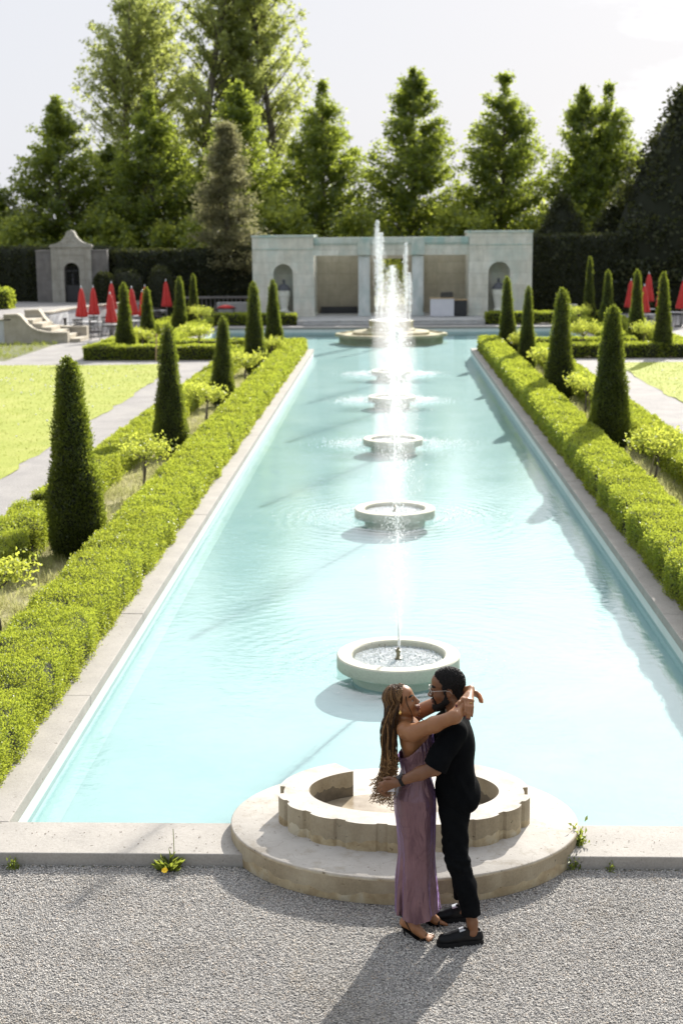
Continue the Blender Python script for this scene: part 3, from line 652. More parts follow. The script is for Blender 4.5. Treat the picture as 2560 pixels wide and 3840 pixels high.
# ================================================================== hedges, clipped cones, standards, weeds
def wob(P, s=1.0, seed=0.0):
    x, y, z = P[..., 0] * s, P[..., 1] * s, P[..., 2] * s
    return (np.sin(x * 2.1 + 1.7 * np.sin(y * 1.3 + seed) + seed) + np.sin(y * 2.7 + 1.1 * np.sin(x * 1.9) + 2 * seed) + .7 * np.sin(z * 5.1 + x * 3.3 + y * 2.2 + seed) + .6 * np.sin(x * 6.3 + y * 5.4 + seed * 3) + .5 * np.sin(y * 9.7 - x * 4.1)) / 3.8
def hedge(label, p0, p1, w, h, group='clipped box hedges', seed=0, cov=1.9, mats=None, name='box_hedge', lump=.044, ls=.00145, lmin=.0195, cat='hedge', bulge=.95):
    rng = np.random.default_rng(seed + 100)
    p0 = np.array(p0, float); p1 = np.array(p1, float); L = np.linalg.norm(p1 - p0); t = (p1 - p0) / L; nrm = np.array([-t[1], t[0]])
    # half perimeter profile as function of u in 0..1 : left foot -> left shoulder -> top -> right shoulder -> right foot
    prof = np.array([[-.5, .04], [-.5, .45], [-.5, .80], [-.47, .93], [-.40, 1.0], [0, 1.02], [.40, 1.0], [.47, .93], [.5, .80], [.5, .45], [.5, .04]])
    prof = prof * np.array([w, h]); seg = np.linalg.norm(np.diff(prof, axis=0), axis=1); cu = np.concatenate([[0], np.cumsum(seg)]) / seg.sum(); per = seg.sum()
    def surf(s, u, inset=0.0):
        a = np.interp(u, cu, prof[:, 0]); b = np.interp(u, cu, prof[:, 1])
        e = np.minimum(s, L - s); cap = np.where(e < .18, np.sqrt(np.clip(1 - ((.18 - np.clip(e, 0, .18)) / .18) ** 2, .0, 1)) * .35 + .65, 1.0)
        c = np.array([0, h * .5]); da = a - 0; db = b - h * .45
        P = np.stack([p0[0] + t[0] * s + nrm[0] * a, p0[1] + t[1] * s + nrm[1] * a, b], -1)
        d = lump * wob(P, 1.6, seed) + lump * .6 * np.abs(np.sin(s * PI / bulge + seed)) - lump * .6 - inset
        n2 = np.stack([da / (w * .5), db / (h * .5)], -1); n2 = np.sign(n2) * np.abs(n2) ** 4; n2 = n2 / np.maximum(np.linalg.norm(n2, axis=-1, keepdims=True), 1e-6)
        a2 = a * cap + n2[..., 0] * d; b2 = np.maximum(b * (cap * .3 + .7) + n2[..., 1] * d, .01)
        P = np.stack([p0[0] + t[0] * s + nrm[0] * a2, p0[1] + t[1] * s + nrm[1] * a2, b2], -1)
        N = np.stack([nrm[0] * n2[..., 0], nrm[1] * n2[..., 0], n2[..., 1]], -1)
        return P, N
    # opaque dark core, added inside so light does not pass through
    ns = max(3, int(L / .22)); nu = 15
    ss, uu = np.meshgrid(np.linspace(.02, L - .02, ns), np.linspace(0, 1, nu), indexing='ij')
    Pc, _ = surf(ss, uu, .045 + .25 * lump); Vc = Pc.reshape(-1, 3)
    q = (np.arange(ns - 1)[:, None] * nu + np.arange(nu - 1)[None]).ravel(); Fc = np.stack([q, q + nu, q + nu + 1, q + 1], 1)
    capf = []
    # leaves: density falls with distance
    bins = np.linspace(0, L, max(2, int(L / 1.0)) + 1); Vs = [Vc]; parts = [(Vc, Fc, 0)]
    for b0, b1 in zip(bins[:-1], bins[1:]):
        m = (b0 + b1) / 2; pc = np.array([p0[0] + t[0] * m, p0[1] + t[1] * m, h]); d = np.linalg.norm(pc - CAM)
        size = max(lmin, ls * d); area = (b1 - b0) * per
        n = int(cov * area / (size * size * .5)); 
        s = rng.uniform(b0, b1, n); u = rng.random(n)
        P, N = surf(s, u); gap = wob(P, 3.1, seed + 4); kp = (gap > -.36) | (rng.random(n) < .22); P, N = P[kp], N[kp]; n = len(P); P += N * rng.normal(-.016, .016 + .12 * lump, (n, 1))
        Dv = N * .75 + rng.normal(0, .55, (n, 3)) + np.array([0, 0, .35])
        V, F = leaf_arrays(P - unit(Dv) * size * .5, Dv, size, .55); parts.append((V, F, 1))
    for e in (0, 1):  # ends
        pc = np.append(p0 if e == 0 else p1, h); d = np.linalg.norm(pc - CAM); size = max(lmin, ls * d); n = int(cov * w * h / (size * size * .5))
        a = rng.uniform(-.5, .5, n) * w * .92; b = rng.uniform(.03, .97, n) * h; sgn = -1 if e == 0 else 1; base = p0 if e == 0 else p1
        off = -.03 + lump * .5 * np.sin(a * 9 + b * 7)
        P = np.stack([base[0] + t[0] * sgn * off + nrm[0] * a, base[1] + t[1] * sgn * off + nrm[1] * a, b], 1)
        N = np.tile(np.array([t[0] * sgn, t[1] * sgn, 0]), (n, 1)); Dv = N * .75 + rng.normal(0, .55, (n, 3)) + np.array([0, 0, .35])
        V, F = leaf_arrays(P, Dv, size, .55); parts.append((V, F, 1))
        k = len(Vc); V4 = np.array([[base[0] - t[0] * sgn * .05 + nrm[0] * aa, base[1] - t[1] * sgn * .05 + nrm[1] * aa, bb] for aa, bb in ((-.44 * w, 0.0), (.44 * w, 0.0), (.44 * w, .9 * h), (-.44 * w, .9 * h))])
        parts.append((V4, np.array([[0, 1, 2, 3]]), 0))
    V, F, fm = join_arrays(parts)
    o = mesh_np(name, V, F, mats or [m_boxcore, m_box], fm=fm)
    return tag(o, label, cat, group)
hedge('long sunlit box hedge along the left pool coping', (-3.61, 10.7), (-3.60, 55.9), .86, .55, seed=1)
hedge('long box hedge along the shaded right pool coping', (3.90, 10.7), (3.90, 55.9), .86, .62, seed=2)
hedge('short box hedge piece at the left picture edge, closest of the row by the path', (-5.40, 13.2), (-5.40, 17.4), .75, .52, seed=3, lump=.07)
hedge('ragged box hedge piece behind the largest left cone, bare stems showing below', (-5.40, 18.0), (-5.40, 21.6), .72, .52, seed=4, lump=.08)
hedge('box hedge along the left gravel path, behind the small standards', (-5.40, 22.3), (-5.40, 53.3), .72, .5, seed=5)
hedge('box hedge along the right gravel path, behind the right cones', (5.6, 12), (5.6, 53.3), .74, .52, seed=6)
hedge('box hedge facing the left lawn across the far path, dark front', (-11.3, 52.9), (-5.8, 52.9), .8, .55, seed=7)
hedge('box hedge facing the right lawn across the far path, dark front', (6.0, 52.9), (13.5, 52.9), .8, .55, seed=8)
hedge('box hedge along the front of the left pool arm', (-9.3, 55.5), (-4.0, 55.5), .75, .55, seed=9)
hedge('box hedge along the front of the right pool arm', (4.3, 55.5), (9.5, 55.5), .75, .55, seed=10)
hedge('box hedge running back beside the red umbrellas on the left', (-10.95, 53.3), (-10.95, 72), .7, .5, seed=11)
hedge('box hedge along the left end of the pool arm', (-9.1, 56), (-9.1, 72), .65, .5, seed=12)
hedge('box hedge running back beside the red umbrellas on the right', (11.15, 53.3), (11.15, 72), .7, .5, seed=13)
hedge('box hedge along the right end of the pool arm', (9.4, 56), (9.4, 72), .65, .5, seed=14)
hedge('low dark hedge left of the pavilion step', (-11, 73.0), (-4.7, 73.0), .9, .62, seed=15)
hedge('low dark hedge right of the pavilion step', (4.95, 73.0), (11.5, 73.0), .9, .62, seed=16)
# tall clipped hedges behind
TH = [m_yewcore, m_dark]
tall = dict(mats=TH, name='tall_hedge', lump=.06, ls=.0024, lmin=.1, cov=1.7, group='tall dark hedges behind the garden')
hedge('tall dark hedge wall right of the stone gateway', (-15.2, 79.5), (-4.0, 83.5), 1.4, 3.75, seed=20, **tall)
hedge('tall dark hedge left of the stone gateway and behind its arch', (-32, 80.2), (-15.3, 79.9), 1.6, 3.95, seed=21, **tall)
hedge('lower hedge with sunlit top at the left picture edge', (-26, 71.5), (-18.9, 71.5), 1.5, 2.0, mats=[m_boxcore, m_box], name='tall_hedge', lump=.06, ls=.002, seed=22, group='tall dark hedges behind the garden')
hedge('tall black-green hedge behind the right-hand umbrellas', (7.7, 84), (34, 80), 1.6, 4.4, seed=23, **tall)

# clipped cones
def cone_mesh(n, size, seed, name='topiary_mesh'):
    rng = np.random.default_rng(seed); H = 1.0; Rm = .145
    tt = np.array([0, .03, .1, .2, .35, .55, .75, .88, .95, .985, 1.0]); rr = np.array([.60, .86, .99, 1.0, .84, .64, .49, .39, .30, .18, .03]) * Rm
    def rad(t, th): return np.interp(t, tt, rr) * (1 + .07 * np.sin(3 * th + seed + 6 * t) + .05 * np.sin(7 * t * 3 + 2 * th) + .04 * np.sin(5 * th - 17 * t + seed))
    nz, na = 26, 20
    tz, ta = np.meshgrid(np.linspace(0, 1, nz), np.linspace(0, 2 * PI, na, endpoint=False), indexing='ij'); r = np.maximum(rad(tz, ta) - .014, .003)
    Vc = np.stack([r * np.cos(ta), r * np.sin(ta), tz * .985], -1).reshape(-1, 3)
    i, j = np.meshgrid(np.arange(nz - 1), np.arange(na), indexing='ij'); i, j = i.ravel(), j.ravel(); j2 = (j + 1) % na
    Fc = np.stack([i * na + j, i * na + j2, (i + 1) * na + j2, (i + 1) * na + j], 1)
    t = rng.random(n * 2); keep = rng.random(n * 2) < np.interp(t, tt, rr) / Rm; t = t[keep][:n]; n = len(t)
    th = rng.uniform(0, 2 * PI, n); r = rad(t, th) + rng.normal(-.004, .009, n)
    P = np.stack([r * np.cos(th), r * np.sin(th), t], 1)
    D = np.stack([np.cos(th) * .55, np.sin(th) * .55, np.full(n, .75)], 1) + rng.normal(0, .42, (n, 3))
    V, F = leaf_arrays(P, D, size, .38)
    tip = rng.normal(0, .008, (40, 3)) + np.array([0, 0, .985]); Vt, Ft = leaf_arrays(tip, rng.normal(0, .4, (40, 3)) + np.array([0, 0, 1.2]), size * 1.3, .35)
    return join_arrays([(Vc, Fc, 0), (V, F, 1), (Vt, Ft, 1)])
CONES = {}
def cone_proto(key, n, size, seed):
    V, F, fm = cone_mesh(n, size, seed)
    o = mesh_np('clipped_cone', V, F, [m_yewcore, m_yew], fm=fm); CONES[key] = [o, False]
cone_proto('near', 24000, .0165, 1); cone_proto('mid', 15000, .018, 2); cone_proto('mid2', 15000, .018, 5); cone_proto('far', 7000, .027, 3)
def cone(key, x, y, h, w, label):
    o, used = CONES[key]
    if used: o = o.copy(); COL.objects.link(o)
    CONES[key][1] = True
    o.location = (x, y, 0); k = w * random.uniform(.92, 1.0) / (.145 * 2); o.scale = (k, k, h); o.rotation_euler = (R(random.uniform(-1.8, 1.8)), R(random.uniform(-1.8, 1.8)), random.uniform(0, 6.28))
    return tag(o, label, 'topiary', 'clipped cones in the beds')
for a in [('near', -4.46, 19.9, 2.86, .80, 'largest dark clipped cone, in the left bed closest to the viewer'),
          ('mid', -4.52, 29.1, 2.75, .72, 'second cone of the left bed, between two pale standards'),
          ('mid2', -4.46, 38.0, 2.40, .66, 'third cone of the left bed, shorter than its neighbours'),
          ('mid', -4.34, 46.7, 3.03, .74, 'fourth cone of the left bed, tall with a rounded tip'),
          ('far', -4.40, 55.0, 2.80, .68, 'cone at the far left pool corner before the pavilion niche'),
          ('near', 4.62, 29.8, 3.03, .82, 'widest clipped cone in the right bed, closest to the viewer'),
          ('mid2', 4.72, 39.4, 3.03, .80, 'second cone of the right bed, tufty flat tip'),
          ('mid', 4.62, 47.8, 2.79, .60, 'third, slimmer cone of the right bed'),
          ('far', 4.62, 55.2, 2.85, .68, 'cone at the far right pool corner before the pavilion niche'),
          ('far', -10.0, 54.2, 2.76, .70, 'cone at the front left corner of the umbrella terrace'),
          ('far', -9.85, 58.3, 2.43, .66, 'tilting cone just behind the front corner one on the left terrace'),
          ('far', -9.85, 67.4, 2.60, .68, 'cone left of the lone standing umbrella by the parapet'),
          ('far', -9.9, 72.5, 2.60, .60, 'dark shaded cone farthest back on the left terrace'),
          ('far', 10.1, 52.9, 3.05, .70, 'cone nearest the right picture edge, before an umbrella'),
          ('far', 10.05, 58.3, 3.0, .66, 'cone between the right-hand umbrellas'),
          ('far', 10.0, 66.0, 2.8, .70, 'cone standing left of all the right-hand umbrellas'),
          ('far', 10.05, 72.2, 3.3, .60, 'tall slim cone farthest back on the right')]: cone(*a)

# small standards: crooked trunk, a few limbs, pale leafy head and a stake
def standard(name, seed, leaves, size):
    rng = np.random.default_rng(seed); rd = random.Random(seed)
    root = bpy.data.objects.new(name, None); root.empty_display_size = .1; link(root)
    mb = MB(); lean = rd.uniform(-.08, .08)
    tr = [(0, 0, 0), (.01 + lean * .3, .01, .22), (lean * .6 - .01, -.01, .42), (lean, 0, .58)]
    mb.tube(tr, [.028, .024, .021, .019], 8); ends = []
    for k in range(6):
        a = k * 1.05 + rd.uniform(-.3, .3); l = rd.uniform(.26, .40)
        p = Vector(tr[-1]); e = p + Vector((math.cos(a) * l, math.sin(a) * l, rd.uniform(.16, .36)))
        m = (p + e) / 2 + Vector((rd.uniform(-.03, .03), rd.uniform(-.03, .03), rd.uniform(-.01, .05)))
        mb.tube([p, m, e], [.015, .011, .006], 6); ends += [np.array(e), np.array((np.array(m) + np.array(e)) / 2)]
    mb.build('trunk', m_bark, root, smooth=True)
    ends = np.array(ends); n = leaves; k = rng.integers(0, len(ends), n)
    P = ends[k] + rng.normal(0, .085, (n, 3)) * np.array([1.15, 1.15, .85]); D = rng.normal(0, .7, (n, 3)) + np.array([0, 0, .35])
    V, F = leaf_arrays(P, D, size, .5); mesh_np('crown', V, F, m_rose, root)
    mb = MB(); sx = rd.choice((-1, 1)) * .13
    mb.tube([(sx, .06, 0), (lean * .8 + sx * .15, .03, .62)], [.013, .013], 6); mb.build('stake', m_stake, root)
    return root
SP = [standard('standard_rose', 3, 1000, .06), standard('standard_rose', 8, 950, .065), standard('standard_rose', 15, 900, .08)]
used = set()
for i, (k, x, y, sc, lab) in enumerate([
        (0, -4.42, 15.5, 1.0, 'small staked standard cut off by the left picture edge'),
        (0, -4.35, 24.9, 1.05, 'small leafy standard with slanted stake between the two largest left cones'),
        (1, -4.30, 33.3, 1.12, 'pale leafy standard with straight stake before the third left cone'),
        (2, -4.28, 42.3, 1.1, 'small pale standard before the fourth left cone'),
        (2, -4.2, 51, .9, 'pale leaves of a standard peeping behind the fourth left cone'),
        (1, 4.72, 25.0, 1.12, 'staked standard in the right bed closest to the viewer'),
        (0, 4.78, 34.6, 1.18, 'broad pale standard between the two largest right cones'),
        (2, 4.75, 43.5, 1.1, 'pale standard left of the tufty right cone'),
        (2, 4.75, 51.6, 1.0, 'small pale standard beside the slim right cone'),
        (2, -7.2, 54.4, 1.15, 'wide pale standard beside the left pool arm'),
        (1, -9.45, 54.6, 1.05, 'pale standard next to the corner cone of the left terrace'),
        (1, -8.95, 68.5, 1.2, 'pale standard right of the cone by the parapet'),
        (2, 7.3, 54.3, 1.2, 'round pale standard beside the right pool arm'),
        (1, 9.75, 54.6, 1.2, 'pale standard between the two right-hand terrace cones'),
        (2, 8.9, 67.0, 1.2, 'pale standard before the tall slim cone on the right')]):
    o = SP[k]
    if k in used: o = copy_tree(o)
    used.add(k); o.location = (x, y, 0); o.scale = (sc, sc, sc); o.rotation_euler = (0, 0, [0.4, 2.1, 4.0, 5.2][i % 4])
    tag(o, lab, 'small tree', 'staked standards in the beds')

# dry grass and weeds in the beds
def tufts(x0, x1, y0, y1, n, label, seed, mat=None, hgt=.10):
    rng = np.random.default_rng(seed); k = n // 14; c = np.stack([rng.uniform(x0, x1, k), y0 + (y1 - y0) * rng.random(k) ** 1.5], 1)
    i = rng.integers(0, k, n); P = np.concatenate([c[i] + rng.normal(0, .06, (n, 2)), np.zeros((n, 1))], 1)
    P[:, 0] = np.clip(P[:, 0], x0, x1)
    D = rng.normal(0, .38, (n, 3)) + np.array([0, 0, 1.0]); V, F = leaf_arrays(P, D, hgt * (.6 + rng.random(n)), .09)
    return tag(mesh_np('dry_grass', V, F, mat or m_drygrass), label, 'dry grass', kind='stuff')
tufts(-5.1, -3.95, 13, 52, 22000, 'dry straw-coloured grass and weeds in the left planting bed', 31)
tufts(4.25, 5.25, 13, 52, 16000, 'dry straw-coloured grass and weeds in the right planting bed', 32)
tufts(-22, -14.2, 52.6, 62.2, 9000, 'rough yellow grass below the curved stairs', 33, m_turf, .14)
# bare box stems below the ragged hedge piece
# dandelion at the front coping
t = thing('dandelion', 'flowering dandelion rooted under the front coping, one yellow bloom', 'weed', (-1.60, 9.60, 0))
rng = np.random.default_rng(77); n = 150
a = rng.uniform(0, 2 * PI, n); P = np.stack([.05 * np.cos(a) * rng.random(n), .03 * np.sin(a) * rng.random(n), rng.uniform(0, .03, n)], 1)
D = np.stack([np.cos(a), .6 * np.sin(a) - .15, rng.uniform(.25, 1.3, n)], 1); V, F = leaf_arrays(P, D, rng.uniform(.06, .11, n), .26); mesh_np('leaves', V, F, m_weed, t)
mb = MB(); mb.tube([(0, -.02, 0), (.0, -.07, .05), (-.005, -.125, .06)], .004, 6); mb.tube([(.02, 0, 0), (.04, .03, .14), (.035, .05, .30)], .003, 6); mb.build('stalk', m_weed, t)
mb = MB()
for k in range(26):
    b = k * 2.4; r_ = .022 * (1 - .3 * (k % 3) / 3); mb.add([(0, 0, .003 * (k % 3)), (r_ * math.cos(b - .16), r_ * math.sin(b - .16), .006), (r_ * 1.1 * math.cos(b), r_ * 1.1 * math.sin(b), .007), (r_ * math.cos(b + .16), r_ * math.sin(b + .16), .006)], [(0, 1, 2, 3)])
f = mb.build('flower', m_yellow, t); f.location = (-.005, -.14, .062); f.rotation_euler = (R(35), 0, 0)
def weed(loc, n, s, label, seed, up=.8):
    rng = np.random.default_rng(seed); a = rng.uniform(0, 2 * PI, n)
    P = rng.normal(0, .35 * s, (n, 3)) * np.array([.6, .6, 1.0]); P[:, 2] = np.abs(P[:, 2]); D = rng.normal(0, .7, (n, 3)) + np.array([0, 0, up])
    V, F = leaf_arrays(P, D, s * .30, .4); return tag(mesh_np('weed', V, F, m_weed, loc=loc), label, 'weed', 'weeds at the foot of the stonework')
weed((1.385, 9.90, .06), 220, .16, 'green weed sprouting between the plinth and the right coping', 1)
weed((1.33, 9.66, .0), 70, .12, 'small weed at the foot of the plinth on the right', 2)
weed((1.60, 9.62, .0), 40, .08, 'tiny weed against the right front coping', 3)
weed((-2.74, 9.60, .0), 110, .09, 'grassy weed at the left picture edge below the coping', 4, 1.4)
# seeds and dead bits on the coping
rng = np.random.default_rng(9); n = 44
P = np.stack([rng.uniform(-2.7, -1.3, n), rng.uniform(9.68, 10.12, n), np.full(n, .105)], 1)
P2 = np.stack([rng.uniform(1.45, 2.1, 12), rng.uniform(9.7, 10.1, 12), np.full(12, .105)], 1)
V, F = octa(np.concatenate([P, P2]), rng.uniform(.0025, .0065, n + 12), .6)
tag(mesh_np('seed_litter', V, F, m_debris), 'dark seeds and bits of litter strewn over the front coping', 'litter', kind='stuff')
# ================================================================== pavilion
def arch_face(mb, x0, x1, z0, z1, nx0, nx1, nz0, nzs, y0, y1):
    """front slab of a pier with a round-headed niche cut through it"""
    cx, r = (nx0 + nx1) / 2, (nx1 - nx0) / 2
    mb.box(x0, nx0, y0, y1, z0, nzs); mb.box(nx1, x1, y0, y1, z0, nzs); mb.box(nx0, nx1, y0, y1, z0, nz0)
    arc = [(cx + r * math.cos(a), nzs + r * math.sin(a)) for a in np.linspace(0, PI, 19)]
    ys = (y0, y1)
    tops = [(x, z1) for x, _ in arc]
    V = []; F = []; n = 19
    for y in ys: V += [(x, y, z) for x, z in arc] + [(x, y, z1) for x, z in arc]
    for i in range(n - 1): F += [(i, i + 1, n + i + 1, n + i), (2 * n + i, 3 * n + i, 3 * n + i + 1, 2 * n + i + 1), (i, 2 * n + i, 2 * n + i + 1, i + 1)]
    mb.add(V, F)
    mb.box(x0, nx0, y0, y1, nzs, z1); mb.box(nx1, x1, y0, y1, nzs, z1)
    return cx, r
def niche_back(cx, r, nz0, nzs, y):
    V = []; F = []; na, nb = 17, 9
    for k, z in enumerate([nz0, nzs]):
        V += [(cx + r * math.cos(a), y + r * math.sin(a), z) for a in np.linspace(0, PI, na)]
    for b in range(1, nb):
        e = PI / 2 * b / (nb - 1); V += [(cx + r * math.cos(e) * math.cos(a), y + r * math.cos(e) * math.sin(a), nzs + r * math.sin(e)) for a in np.linspace(0, PI, na)]
    rows = 2 + nb - 1
    for k in range(rows - 1):
        for i in range(na - 1): F.append((k * na + i, k * na + i + 1, (k + 1) * na + i + 1, (k + 1) * na + i))
    return V, F
pav = thing('pavilion', 'long low limestone pavilion with niches and open bays behind the fountain', 'pavilion', (0, 0, 0))
FY = 76.0
for x0, x1, top, nx0, nx1 in ((-7.16, -3.92, 4.52, -6.06, -5.02), (4.24, 7.55, 4.68, 5.26, 6.40)):
    mb = MB(); cx, r = arch_face(mb, x0, x1, 0, top - .12, nx0, nx1, .5, 2.5, FY, FY + .55)
    mb.box(x0, x1, FY + .55 + r + .1, FY + 4.0, 0, top - .12)
    mb.box(x0, nx0 - .02, FY + .55, FY + .55 + r + .1, 0, top - .12); mb.box(nx1 + .02, x1, FY + .55, FY + .55 + r + .1, 0, top - .12)
    mb.box(x0 - .05, x1 + .05, FY - .05, FY + 4.05, 0, .34, .02)
    pier = mb.build('pier', m_pav, pav)
    V, F = niche_back(cx, r, .5, 2.5, FY + .545); mb = MB(); mb.add(V, F)
    mb.add([(nx0, FY + .01, .503), (nx1, FY + .01, .503), (nx1, FY + 1.1, .503), (nx0, FY + 1.1, .503)], [(0, 1, 2, 3)])
    mb.build('niche', m_pav, pier, smooth=False)
    mb = MB(); mb.box(x0 + .01, x1 - .01, FY - .03, FY + 4.02, top - .75, top - .70, .01); mb.box(x0 - .04, x1 + .04, FY - .05, FY + 4.05, top - .12, top, .02); mb.build('cornice', m_pavtop, pier)
    mb = MB(); s = [(cx - .12, 3.05), (cx + .12, 3.05), (cx + .17, 3.42), (cx - .17, 3.42)]; mb.prism_y(s, FY - .03, FY + .02); mb.build('keystone', m_pav, pier)
mb = MB(); mb.box(-3.92, 4.24, FY + .10, FY + .75, 3.44, 3.98); mb.build('lintel', m_pav, pav)
mb = MB(); mb.box(-3.90, 4.22, FY + .06, FY + .80, 3.98, 4.06, .01); mb.box(-3.90, 4.22, FY + .02, FY + .85, 4.06, 4.38, .02)
for x in (-1.27, 1.56): mb.box(x - .34, x + .34, FY - .02, FY + .10, 3.46, 4.36, .01)
mb.build('frieze', m_pavtop, pav)
for x, lab in ((-1.27, None), (1.56, None)):
    mb = MB(); mb.box(x - .31, x + .31, FY + .14, FY + .72, .262, 3.438, .07); mb.box(x - .34, x + .34, FY + .11, FY + .75, .262, .40, .01); mb.build('pillar', m_col, pav)
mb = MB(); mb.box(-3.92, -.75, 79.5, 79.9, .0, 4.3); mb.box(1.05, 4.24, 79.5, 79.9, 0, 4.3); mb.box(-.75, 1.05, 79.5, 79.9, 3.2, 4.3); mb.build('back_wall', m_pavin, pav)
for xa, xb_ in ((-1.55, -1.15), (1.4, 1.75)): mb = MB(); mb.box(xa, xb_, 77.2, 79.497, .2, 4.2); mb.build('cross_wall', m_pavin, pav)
mb = MB(); mb.box(-3.92, 4.24, FY - .02, 79.5, 0, .262); mb.build('floor', m_greystone, pav)
mb = MB(); mb.box(-3.7, -1.7, 79.0, 79.4, .262, .62, .02); mb.build('bench', m_iron, pav)
mb = MB(); mb.box(-4.62, 4.88, 72.4, FY - .03, 0, .255, .015); mb.box(-4.3, 4.5, 72.1, 72.4, 0, .12, .01)
tag(mb.build('stone_step', m_greystone), 'wide grey stone step in front of the pavilion', 'step')
# climbing plant seen through the middle bay
t = thing('climbing_shrub', 'yellow-green leafy shrub showing through the middle bay', 'shrub', (.35, 81.0, 0))
rng = np.random.default_rng(4); n = 1500; c = rng.normal(0, 1, (n, 3)) * np.array([.45, .35, .75]) + np.array([.1, 0, 1.9]); c[:, 2] = np.clip(c[:, 2], .2, 3.4)
V, F = leaf_arrays(c, rng.normal(0, 1, (n, 3)) + np.array([0, 0, .3]), .13, .55); mesh_np('foliage', V, F, m_rose, t)
mb = MB(); mb.tube([(0, 0, 0), (.1, 0, .7), (.05, .05, 1.4), (.15, 0, 2.2)], [.04, .035, .03, .015], 6); mb.build('stem', m_bark, t)
# urns
def urn(x, lab, first=None):
    if first: return copy_tree(first, (x, FY + .35, .503), 0, lab)
    t = thing('stone_urn', lab, 'urn', (x, FY + .35, .503), 0, 'urns in the pavilion niches')
    mb = MB(); mb.lathe([(.27, 0), (.27, .08), (.2, .12), (.19, .2), (.22, .3), (.29, .7), (.335, 1.02), (.345, 1.1), (.31, 1.14)], 32); mb.build('body', m_urn, t, smooth=True, angle=45)
    mb = MB()
    for k in range(8):
        a = k * PI / 4; a2 = a + PI / 4; pts = []
        for q in np.linspace(0, 1, 7):
            b = a + (a2 - a) * q; rr = .325; pts.append((rr * math.cos(b), rr * math.sin(b), .92 - .11 * math.sin(PI * q)))
        mb.tube(pts, .022, 6)
    mb.build('garland', m_urn, t, smooth=True)
    mb = MB(); mb.lathe([(.36, 1.14), (.36, 1.18), (.31, 1.25), (.22, 1.38), (.12, 1.46), (.05, 1.5), (.05, 1.54), (.085, 1.58), (.08, 1.64), (.03, 1.7), (.001, 1.71)], 32); mb.build('lid', m_urnlid, t, smooth=True, angle=45)
    return t
u0 = urn(-5.54, 'pale stone urn with grey domed lid in the left niche'); urn(5.83, 'pale stone urn with grey domed lid in the right niche', u0)
# serving counter in the right bay
t = thing('serving_counter', 'white-fronted serving counter standing in the right bay', 'counter', (2.82, 75.6, .255))
mb = MB(); mb.box(-.62, .62, -.33, -.30, .02, .93); mb.build('front_panel', m_counter, t)
mb = MB(); mb.box(-.60, .60, -.298, .3, .02, .93); mb.build('body', m_black, t)
mb = MB(); mb.box(-.65, .65, -.36, .34, .932, .965, .008); mb.build('top', m_wood, t)
t = thing('black_cooler', 'black box cooler with wooden lid beside the white counter', 'cooler', (3.80, 75.7, .255))
mb = MB(); mb.box(-.33, .33, -.3, .3, .03, .84, .02); mb.build('body', m_black, t)
mb = MB(); mb.box(-.35, .35, -.32, .32, .842, .875, .008); mb.build('lid', m_wood, t)
t = thing('display_rack', 'small dark wire rack standing on the white counter', 'rack', (3.06, 75.6, 1.2205))
mb = MB(); mb.tube([(-.28, 0, 0), (-.3, 0, .26), (-.26, 0, .29), (.28, 0, .29), (.32, 0, .26), (.33, 0, 0)], .022, 6); mb.build('frame', m_black, t)
mb = MB(); mb.box(-.27, .30, .02, .05, .01, .26); mb.build('panel', m_chair, t)

# ================================================================== gateway, stairs, terrace on the left
mb = MB(); mb.prism([(-60, 63.76), (-16.3, 63.76), (-16.0, 66.0), (-15.8, 69.2), (-13.6, 77.9), (-13.6, 100), (-60, 100)], -.05, 1.0); tag(mb.build('raised_terrace', m_path), kind='structure')
t = thing('retaining_wall', 'whitewashed retaining wall running back behind the red umbrellas', 'wall')
mb = MB(); mb.prism([(-15.98, 66.0), (-15.72, 66.0), (-15.52, 69.2), (-13.36, 77.9), (-13.62, 77.95), (-15.82, 69.25)], -.02, 1.02); mb.build('wall', m_white, t)
mb = MB(); mb.prism([(-16.02, 65.98), (-15.68, 65.98), (-15.48, 69.2), (-13.32, 77.95), (-13.68, 78.0), (-15.86, 69.25)], 1.022, 1.10); mb.build('wall_cap', m_step, t)
t = thing('retaining_wall', 'whitewashed wall end left of the curved stairs', 'wall')
mb = MB(); mb.box(-40, -16.35, 61.5, 61.8, 0, .98); mb.box(-16.64, -16.34, 61.8, 63.76, 0, .98); mb.build('wall', m_white, t)
mb = MB(); mb.box(-40, -16.30, 61.45, 61.86, .982, 1.05, .01); mb.build('wall_cap', m_step, t)
mb = MB(); mb.box(-40, -16.645, 61.8, 63.755, -.02, .97); tag(mb.build('terrace_edge', m_path), kind='structure')
st = thing('curved_stairs', 'stone garden stairs between sweeping curved side walls', 'stairs')
